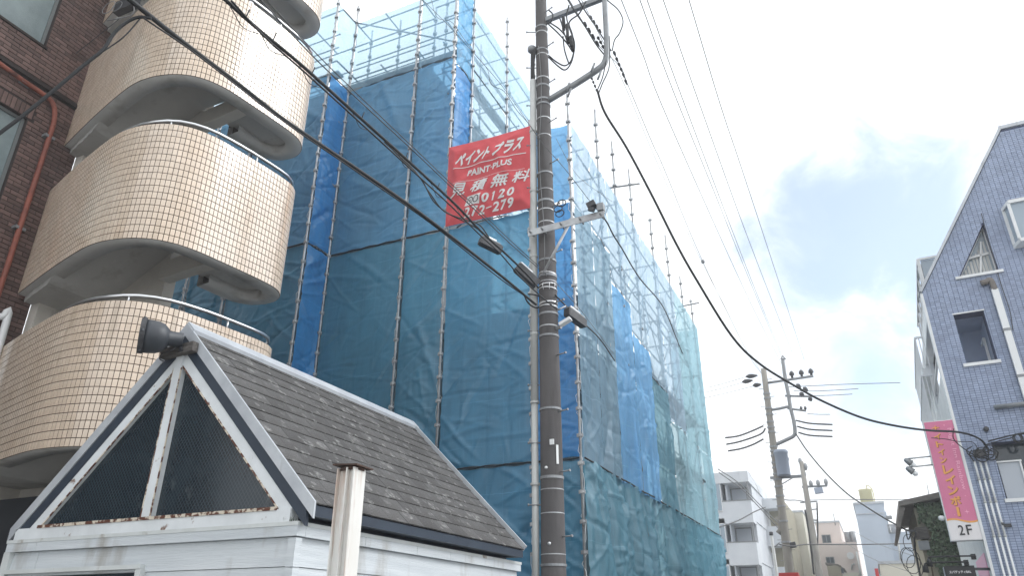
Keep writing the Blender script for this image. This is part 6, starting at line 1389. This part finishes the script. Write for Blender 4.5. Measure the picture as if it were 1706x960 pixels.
an = thing('antenna', 'thin rooftop aerial standing above the vine covered house', 'antenna', V(1548, 830, VY + 0.5))
part('mast', MB().tube([V(1549, 832, VY + 0.5), V(1544, 806, VY + 0.5)], 0.012, 5), 'galv_dark', an); part('crossbar', MB().tube([V(1541, 827, VY + 0.5), V(1550, 829, VY + 0.5)], 0.012, 5), 'galv_dark', an)
wm = thing('service_entry', 'black cable entry bracket with loose loops at the vine house corner', 'cable bracket', V(1514, 888, VY - 0.3))
part('bracket', MB().beam(V(1508, 884, VY - 0.3), V(1526, 886, VY - 0.3), 0.05, 0.06), 'blackbox', wm)
lo = MB()
for c, r_ in (((1515, 905), .17), ((1518, 935), .26), ((1512, 930), .2), ((1524, 945), .22)): q = V(*c, VY - 0.35); lo.tube([q + Vector((r_ * math.cos(t), 0, 1.5 * r_ * math.sin(t))) for t in [i * 2 * math.pi / 14 for i in range(15)]], 0.012, 5)
lo.tube(catmull([V(1509, 884, VY - .35), V(1513, 900, VY - .35), V(1519, 886, VY - .35)], 4), 0.02, 5); lo.tube(catmull([V(1526, 888, VY - .35), V(1523, 905, VY - .35), V(1527, 930, VY - .35), V(1534, 965, VY - .35)], 4), 0.03, 5)
part('cable_loop', lo, 'black', wm)

# ================================================================== FAR UTILITY POLES
FYP = 35.0
Q = lambda x, y, Y=FYP: PY(x, y, Y)
fx = Q(1305, 900).x; ftop = Q(1272, 615).z
fp = thing('utility_pole', 'distant grey utility pole with transformer and forked arm frame down the street', 'utility pole', (fx, FYP, 0))
def fc(z): t = z / ftop; return Vector((fx + (Q(1272, 615).x - fx) * t, FYP, z))
part('pole_shaft', MB().tube([fc(ftop * i / 10) for i in range(11)], [0.215 - 0.009 * i for i in range(11)], 14), 'farpole', fp)
def fz(y): return Q(1290, y).z
for y in (655, 663, 680, 690, 703, 712, 720, 745, 752, 760, 772, 780, 791, 800, 812, 828, 845, 870, 905): part('steel_band', MB().ring(fc(fz(y)), (0, 0, 1), 0.1, 0.215 - 0.009 * 10 * fz(y) / ftop + 0.03, 0.07, 12), 'galv_dark', fp)
z = 3.0; i = 0
while z < ftop - 0.5: sg_ = -1 if i % 2 else 1; part('step_bolt', MB().tube([fc(z), fc(z) + Vector((sg_ * 0.33, -0.05, 0))], 0.014, 5), 'galv_dark', fp); z += 0.42; i += 1
ds_ = [Q(1283, 745), Q(1300, 738), Q(1315, 731), Q(1322, 727), Q(1324.5, 720), Q(1322, 700), Q(1317, 680), Q(1313, 655), Q(1308, 630), Q(1304, 598)]
part('arm_frame', MB().tube(catmull(ds_, 3), 0.085, 5), 'galv_dark', fp)
part('arm_frame', MB().tube(catmull([Q(1282, 684), Q(1300, 681), Q(1314, 678), Q(1318, 682)], 3), 0.065, 5), 'galv_dark', fp)
for p0, p1, r_ in (((1275, 639), (1355, 627), .06), ((1308, 660), (1352, 661), .05), ((1312, 681), (1343, 685), .05)): part('cross_arm', MB().tube([Q(*p0), Q(*p1)], r_, 5), 'galv_dark', fp)
for x, y in ((1320, 624), (1336, 622), (1352, 620)): part('insulator', MB().lathe(Q(x, y + 6), (0, 0, 1), [(0.05, 0), (0.06, 0.1), (0.12, 0.14), (0.10, 0.25), (0.04, 0.33)], 8), 'blackbox', fp)
for x, y in ((1335, 680), (1342, 680), (1273, 617)): part('insulator', MB().lathe(Q(x, y + 3), (0, 0, 1), [(0.04, 0), (0.07, 0.06), (0.03, 0.16)], 6), 'blackbox', fp)
for p0, p1 in (((1242, 628), (1262, 626)), ((1236, 637), (1254, 634)), ((1254, 643), (1268, 641)), ((1327, 640), (1334, 648)), ((1338, 646), (1346, 652)), ((1332, 655), (1340, 660)), ((1348, 662), (1352, 669))): a, b = Q(*p0), Q(*p1); part('insulator', MB().tube([a, a.lerp(b, .3), a.lerp(b, .6), b], [0.03, 0.11, 0.10, 0.03], 7), 'blackbox', fp)
part('top_bracket', MB().tube([Q(1301, 599), Q(1304, 593), Q(1309, 599)], 0.035, 5), 'galv_dark', fp)
tr = part('transformer', MB().lathe(Q(1306.5, 793, FYP - 0.3), (0, 0, 1), [(0.001, 0), (0.27, 0), (0.28, 0.03), (0.28, 0.95), (0.31, 0.97), (0.31, 1.06), (0.25, 1.12), (0.001, 1.12)], 16), 'transformer', fp)
part('lug', MB().tube([Q(1298, 767, FYP - .3), Q(1298, 762, FYP - .3)], 0.04, 6).tube([Q(1313, 768, FYP - .3), Q(1313, 763, FYP - .3)], 0.04, 6), 'transformer', tr)
part('platform_arm', MB().beam(Q(1283, 797), Q(1336, 794), 0.10, 0.12), 'galv_dark', fp)
part('platform_brace', MB().tube([Q(1298, 810), Q(1322, 796)], 0.025, 5), 'galv', fp)
part('lamp_box', MB().beam(Q(1312, 911), Q(1326, 908), 0.2, 0.22), 'blackbox', fp)
part('cable_splice', MB().tube([Q(1296, 862), Q(1301, 872), Q(1301, 884), Q(1297, 890)], 0.13, 8), 'farpole', fp)
SY = 52.0
sp = thing('utility_pole', 'farther slim utility pole with insulator cross arm near the far rooftops', 'utility pole', (Q(1357, 900, SY).x, SY, 0))
b_, t_ = Q(1365, 958, SY), Q(1335, 770, SY)
sx0 = (b_.x + t_.x) / 2
part('pole_shaft', MB().tube([Vector((b_.x, SY, 0)), b_, t_], [0.24, 0.22, 0.14], 10), 'farpole', sp)
S = lambda x, y: Q(x, y, SY)
for p0, p1, r_ in (((1336, 812), (1378, 810), .07), ((1333, 838), (1362, 836), .05), ((1346, 850), (1362, 849), .04), ((1346, 866), (1362, 868), .05)): part('cross_arm', MB().tube([S(*p0), S(*p1)], r_, 5), 'galv_dark', sp)
for x, y in ((1352, 806), (1364, 805), (1377, 803), (1334, 768), (1343, 777), (1341, 790)): part('insulator', MB().lathe(S(x, y + 7), (0, 0, 1), [(0.06, 0), (0.13, 0.2), (0.12, 0.35), (0.05, 0.45)], 7), 'galv_dark', sp)
part('switch_box', MB().beam(S(1357, 819), S(1371, 817), 0.3, 0.36), 'transformer', sp)
part('riser', MB().tube(catmull([S(1361, 838), S(1362, 870), S(1362, 905), S(1359, 920), S(1352, 908)], 4), 0.05, 5), 'black', sp)
part('side_pipe', MB().tube([S(1341, 850), S(1348, 890), S(1356, 958)], 0.06, 5), 'black', sp)
bp = thing('lamp_pole', 'thin grey street pole in front of the white apartment balconies', 'pole', (Q(1292, 940, 33).x, 33, 0))
part('shaft', MB().tube([(Q(1292, 940, 33).x, 33, 0), Q(1285, 892, 33)], 0.06, 8), 'pvc', bp); part('cap', MB().tube([Q(1285, 893, 33), Q(1284.5, 887, 33)], 0.075, 8), 'blackbox', bp); part('arm', MB().tube(catmull([Q(1287, 914, 33), Q(1293, 910, 33), Q(1299, 905, 33)], 3), 0.03, 5), 'galv_dark', bp)
rs_ = Q(1313, 955, 30); solo('red_awning', MB().prism([(rs_.x - 0.33, 30, rs_.z), (rs_.x + 0.33, 30, rs_.z), (rs_.x + 0.40, 30, rs_.z - 0.5), (rs_.x - 0.40, 30, rs_.z - 0.5)], (0, 0.5, 0)).bb((rs_.x - 0.3, 30.05, 0), (rs_.x + 0.3, 30.4, rs_.z - 0.5)), 'redpaint', 'top of a red roadside box at the foot of the distant pole', 'roadside box', base=(rs_.x, 30, 0))
# far wires
def fw(label, px, r=0.012, Ya=FYP, Yb=FYP, mt='wire_grey', grp=None): return wire(label, px, Ya, Yb, r, mt, 'overhead_wire', 'overhead wire', grp, n=5)
for nm_, (a, b) in zip(('top', 'middle', 'lowest'), (((1180, 646), (1240, 629)), ((1176, 654), (1236, 638)), ((1172, 664), (1254, 644)))): fw(f'fine wire leaving the distant pole top to the left, {nm_}', [a, ((a[0] + b[0]) / 2, (a[1] + b[1]) / 2 + 0.6), b])
for nm_, pts in (('upper', [(1208, 730), (1230, 727), (1252, 719), (1272, 710)]), ('middle', [(1210, 741), (1230, 737), (1255, 729), (1270, 722), (1275, 714)]), ('lower', [(1213, 752), (1235, 748), (1255, 741), (1272, 732)])): fw(f'thick spiral guarded cable left of the distant pole, {nm_}', pts, 0.04, mt='wire')
for nm_, pts in (('first', [(1312, 645), (1360, 643), (1400, 641), (1500, 638)]), ('second', [(1322, 652), (1360, 652), (1400, 650), (1430, 648)]), ('third', [(1320, 660), (1350, 660), (1386, 659), (1420, 657)]), ('fourth', [(1345, 690), (1365, 691), (1383, 691)])): fw(f'thin wire leaving the distant pole to the right, {nm_} from top', pts, 0.015, mt='wire')
for nm_, pts in (('upper', [(1326, 701), (1350, 706), (1387, 708)]), ('middle', [(1328, 711), (1350, 716), (1387, 718)]), ('lower', [(1330, 721), (1350, 726), (1387, 728)])): fw(f'thick spiral guarded cable right of the distant pole, {nm_}', pts, 0.038, mt='wire')
wire('black cable descending from the distant pole to the vine house', [(1325, 722), (1345, 752), (1375, 788), (1410, 822), (1440, 843), (1475, 865), (1512, 885)], 35, VY - 0.3, 0.028, 'black')
fw('straight wire crossing from the farther pole to the right, higher', [(1348, 834), (1400, 833), (1470, 833), (1560, 832)], 0.02, 50, 40, mt='wire')
fw('straight dark wire crossing low to the right behind the vine house', [(1299, 908), (1320, 911), (1345, 908), (1420, 908), (1545, 906)], 0.026, 34, 42, mt='wire')
fw('dark splice cable between the two distant poles', [(1296, 832), (1315, 834), (1325, 834), (1340, 836)], 0.03, 35, 50, mt='wire')
fw('slack wire over the white apartment from the scaffold', [(1196, 782), (1230, 805), (1262, 838), (1290, 866), (1298, 872)], 0.02, 27, 34.8)
fw('second slack wire over the white apartment from the scaffold', [(1198, 788), (1235, 815), (1262, 843), (1296, 880)], 0.02, 27, 34.8)
fw('dark wire sloping across the apartment balconies', [(1196, 880), (1230, 868), (1258, 853), (1275, 846)], 0.024, 27, 34, mt='wire')
fw('fine wire across the far grey wall', [(1425, 888), (1460, 906), (1500, 920), (1520, 926)], 0.014, 50, 40)
fw('faint wire low across the far grey wall', [(1400, 900), (1450, 930), (1510, 952)], 0.012, 52, 40)

# ================================================================== FAR BUILDINGS
AY = 46.0
A = lambda x, y, Y=AY: PY(x, y, Y)
ap = thing('apartment_building', 'white apartment block with stacked balconies just past the scaffold', 'apartment block', (A(1247, 787).x - 3, AY, 0))
xr = A(1250, 835).x; xw = xr - 5.5
rz1, rz0 = A(1247, 785).z, A(1248, 803).z
part('wall', MB().bb((xw, AY + 1.4, 0), (xr - 0.02, AY + 9, rz1 - 0.1)), 'offwhite', ap)
part('roof_parapet', MB().bb((xw, AY - 0.1, rz0), (xr + 0.05, AY + 9.1, rz1)), 'offwhite', ap)
lev_ = [(834, 871), (904, 942), (975, 1012), (1045, 1080)]
xs_w = A(1213, 850).x
for yt, yb in lev_:
    zt_, zb_ = A(1250, yt).z, A(1252, yb).z
    bl = part('balcony', MB().bb((xw, AY, zb_), (xr + 0.03, AY + 0.14, zt_)).bb((xw, AY + 0.141, zb_), (xr + 0.03, AY + 1.39, zb_ + 0.2)).bb((xr - 0.12, AY + 0.141, zb_ + 0.2), (xr + 0.03, AY + 9, zt_)), 'offwhite', ap)
    part('top_rail', MB().bb((xw, AY - 0.03, zt_ + 0.002), (xr + 0.06, AY + 0.17, zt_ + 0.06)), 'galv_dark', bl)
    zc_ = zt_ + 1.9
    fr = part('window', MB().bb((xr - 2.2, AY + 1.36, zb_ + 0.3), (xr - 0.3, AY + 1.395, zb_ + 2.2)), 'win_frame', ap)
    for k_ in range(2): part('pane', MB().bb((xr - 2.12 + 0.92 * k_, AY + 1.34, zb_ + 0.38), (xr - 1.28 + 0.92 * k_, AY + 1.358, zb_ + 2.12)), 'shutter' if k_ else 'pglass', fr)
    part('partition', MB().bb((xs_w - 0.05, AY + 0.15, zt_ + 0.06), (xs_w + 0.02, AY + 1.38, zt_ + 1.35)), 'shutter', ap)
    part('balcony_post', MB().bb((xr - 0.10, AY + 0.02, zt_ + 0.06), (xr - 0.02, AY + 0.1, zt_ + 1.35)), 'galv_dark', ap)
    # left bay with paired windows
    wf_ = part('window', MB().bb((xs_w - 0.9, AY - 0.05, zt_ - 0.55), (xs_w - 0.3, AY - 0.001, zt_ + 1.1)), 'white', ap)
    for k_ in range(2): part('pane', MB().bb((xs_w - 0.86 + 0.29 * k_, AY - 0.06, zt_ - 0.5), (xs_w - 0.60 + 0.27 * k_, AY - 0.051, zt_ + 1.05)), 'pglass', wf_)
    part('bay_wall', MB().bb((xs_w - 1.6, AY, zt_ + 0.07), (xs_w - 0.28, AY + 1.38, zt_ + 1.38)), 'offwhite', ap)
part('hand_frame', MB().tube([A(1247, 786), A(1262, 812), A(1266, 826)], 0.03, 5), 'rail_white', ap)
ap2 = thing('apartment_building', 'white and beige walkway wing of the apartment behind the distant pole', 'apartment block', (A(1275, 850, 52).x, 52, 0))
B2 = lambda x, y: PY(x, y, 52)
xa, xb = B2(1257, 850).x, B2(1306, 850).x
part('wall', MB().bb((xa - 2, 53.4, 0), (xb, 60, B2(1280, 833).z)), 'olive', ap2)
for yt, yb in ((831, 848), (878, 911), (946, 975)):
    part('gallery', MB().bb((xa, 52, B2(1280, yb).z), (xb, 53.39, B2(1280, yt).z)) if yt == 831 else MB().bb((xa, 52, B2(1280, yb).z), (xb, 52.2, B2(1280, yt).z)).bb((xa, 52.21, B2(1280, yb).z), (xb, 53.39, B2(1280, yb).z + 0.2)), 'offwhite', ap2)
for y in (863, 930): d0 = B2(1270, y + 14); part('door', MB().bb((d0.x - 0.35, 53.34, d0.z - 0.3), (d0.x + 0.4, 53.395, d0.z + 1.5)), 'white', ap2)
part('pillar', MB().bb((xa, 52.25, 0), (xa + 0.3, 53.3, B2(1280, 833).z - 0.6)), 'white', ap2)
def block(nm_, label, x0, x1, ytop, Y, depth, material, extra=None):
    p0, p1 = PY(x0, ytop, Y), PY(x1, ytop, Y); t = thing(nm_, label, 'building', ((p0.x + p1.x) / 2, Y, 0))
    part('wall', MB().bb((p0.x, Y, 0), (p1.x, Y + depth, p0.z)), material, t)
    part('coping', MB().bb((p0.x - 0.06, Y - 0.06, p0.z + 0.002), (p1.x + 0.06, Y + depth, p0.z + 0.14)), 'verge', t); return t
cb_ = block('building', 'cream windowless building side behind the distant pole', 1300, 1337, 856, 60, 10, 'cream')
pb_ = block('building', 'pinkish beige building with two small dark windows at the street end', 1358, 1398, 873, 66, 9, 'pinkish')
P2 = lambda x, y, Y=66: PY(x, y, Y)
part('lower_wing', MB().bb((P2(1358, 910).x, 65, 0), (P2(1428, 910).x, 74, P2(1400, 907).z)), 'pinkish', pb_)
def fwin(t, x0, y0, x1, y1, Y, mt='dglass'):
    a, b = PY(x0, y1, Y), PY(x1, y0, Y); f_ = part('window', MB().bb((a.x - 0.06, Y - 0.06, a.z - 0.06), (b.x + 0.06, Y - 0.002, b.z + 0.06)), 'win_frame', t)
    m_ = (a.x + b.x) / 2
    for p_, q_ in ((a.x, m_ - 0.03), (m_ + 0.03, b.x)): part('pane', MB().bb((p_, Y - 0.075, a.z), (q_, Y - 0.061, b.z)), mt, f_)
fwin(pb_, 1372, 893, 1382, 905, 66); fwin(pb_, 1378.5, 930, 1388, 939, 65)
for x, y in ((1414, 907), (1423, 906)): q = P2(x, y, 68); part('vent', MB().tube([q, q + Vector((0, 0, 0.9))], 0.22, 8), 'galv_dark', pb_)
part('dish', MB().lathe(P2(1417, 927, 64.9), (0, -1, 0), [(0.02, 0), (0.25, 0.05), (0.27, 0.1)], 10), 'white', pb_)
part('drain', MB().tube([P2(1419, 950, 64.9), P2(1419, 942, 64.9), P2(1424, 940, 64.9)], 0.06, 6), 'pvc', pb_)
rl = MB()
for i in range(7): a = P2(1392 + 0.9 * i, 876 + 5.0 * i, 66 + 0.5 * i); rl.tube([a, a + Vector((0, 0, 0.9))], 0.04, 5)
part('railing', rl, 'galv', pb_)
hv = thing('house', 'small olive walled house with a slanted roof edge at street end', 'house', (PY(1390, 950, 58).x, 58, 0))
H = lambda x, y: PY(x, y, 58)
part('wall', MB().bb((H(1378, 945).x, 58, 0), (H(1401, 945).x, 63, H(1390, 943).z)), 'olive', hv); part('roof', MB().prism([H(1375, 938), H(1396, 941), H(1407, 948), H(1407, 950), H(1396, 944), H(1375, 941)], (0, 5, 0)), 'roofgrey', hv)
part('window', MB().bb((H(1402, 955).x, 57.9, H(1402, 956).z), (H(1406, 955).x, 57.98, H(1402, 948).z)), 'dglass', hv)
part('annex', MB().bb((H(1401, 945).x + 0.01, 58, 0), (H(1428, 945).x, 62, H(1410, 955).z)), 'cream', hv)
gb_ = block('building', 'tall pale grey building with a water tank on its flat roof', 1423, 1472, 842, 55, 10, 'paleblue')
G2 = lambda x, y, Y=55: PY(x, y, Y)
part('upper_side', MB().bb((G2(1472, 850).x + 0.01, 56.5, 0), (G2(1476.5, 850).x, 65, G2(1474, 848).z)), 'paleblue', gb_)
part('wing', MB().bb((G2(1476, 880).x + 0.02, 55.3, 0), (G2(1520, 880).x, 64, G2(1500, 886).z)), 'paleblue', gb_)
part('ledge', MB().bb((G2(1425, 856).x, 54.95, G2(1450, 856.5).z - 0.03), (G2(1473, 856).x, 54.998, G2(1450, 856.5).z + 0.03)), 'verge', gb_)
rl = MB(); a, b = G2(1482, 890), G2(1500, 890)
for i in range(9): q = a.lerp(b, i / 8); rl.tube([q, q + Vector((0, 0, 0.55))], 0.03, 5)
rl.tube([a + Vector((0, 0, .55)), b + Vector((0, 0, .55))], 0.035, 5); part('railing', rl, 'galv', gb_)
part('roof_unit', MB().bb((G2(1486, 880).x, 56, G2(1490, 886).z), (G2(1499, 880).x, 57, G2(1490, 871).z)), 'shutter', gb_)
part('drain_pipe', MB().tube([G2(1495, 892, 54.9), G2(1503, 955, 54.9)], 0.06, 6).tube([G2(1427, 920, 54.9), G2(1434, 960, 54.9)], 0.06, 6), 'pvc', gb_)
part('side_lamp', MB().box(G2(1481, 863), (0.35, 0.3, 0.2)), 'galv_dark', gb_)
tk = thing('water_tank', 'yellowed water tank on the pale grey roof at street end', 'water tank', G2(1441, 841, 57))
a, b = PY(1434, 838, 57), PY(1452, 815, 57); rad = (b.x - a.x) / 2; c = Vector(((a.x + b.x) / 2, 58, a.z))
part('tank', MB().lathe(c, (0, 0, 1), [(rad, -0.2), (rad, 0.9), (rad + 0.03, 0.92), (rad + 0.03, 0.98), (rad, 1.0), (rad * 0.98, b.z - a.z), (rad * 0.8, b.z - a.z + 0.12), (0.01, b.z - a.z + 0.2)], 18), 'tank', tk)
ld = MB().tube(catmull([Vector((c.x + rad * .5, 57, a.z - 0.2)) + Vector((0.25, -rad + 0.9, 0)), Vector((c.x + rad * .5 + 0.25, 57 - rad + 0.9, b.z)), Vector((c.x + rad * .4, 57 - rad + 0.9, b.z + 0.35)), Vector((c.x + rad * .3, 57 - rad + 0.9, b.z + 0.1))], 4), 0.04, 5); part('ladder', ld, 'tank', tk)
lwb = block('storefront', 'low cream building end beside a red panel at street end', 1465, 1545, 941, 44, 8, 'cream')
part('red_door', MB().bb((PY(1458, 955, 43.9).x, 43.9, 0), (PY(1464, 955, 43.9).x, 44, PY(1461, 948, 43.9).z)), 'redpaint', lwb)

# ================================================================== thin volume added to pale the far buildings
HZ = bpy.data.materials.new('added_street_haze'); HZ.use_nodes = True; ht = HZ.node_tree; ht.nodes.clear()
ho = N(ht, 'ShaderNodeOutputMaterial'); hv_ = N(ht, 'ShaderNodeVolumePrincipled'); hv_.inputs['Color'].default_value = (0.95, 0.97, 1, 1); hv_.inputs['Density'].default_value = 0.0028; hv_.inputs['Anisotropy'].default_value = 0.3
ht.links.new(hv_.outputs[0], ho.inputs['Volume']); M['paling_haze'] = HZ
solo('paling_haze', MB().bb((-175, -65, -1), (175, 265, 21)), 'paling_haze', kind='stuff')
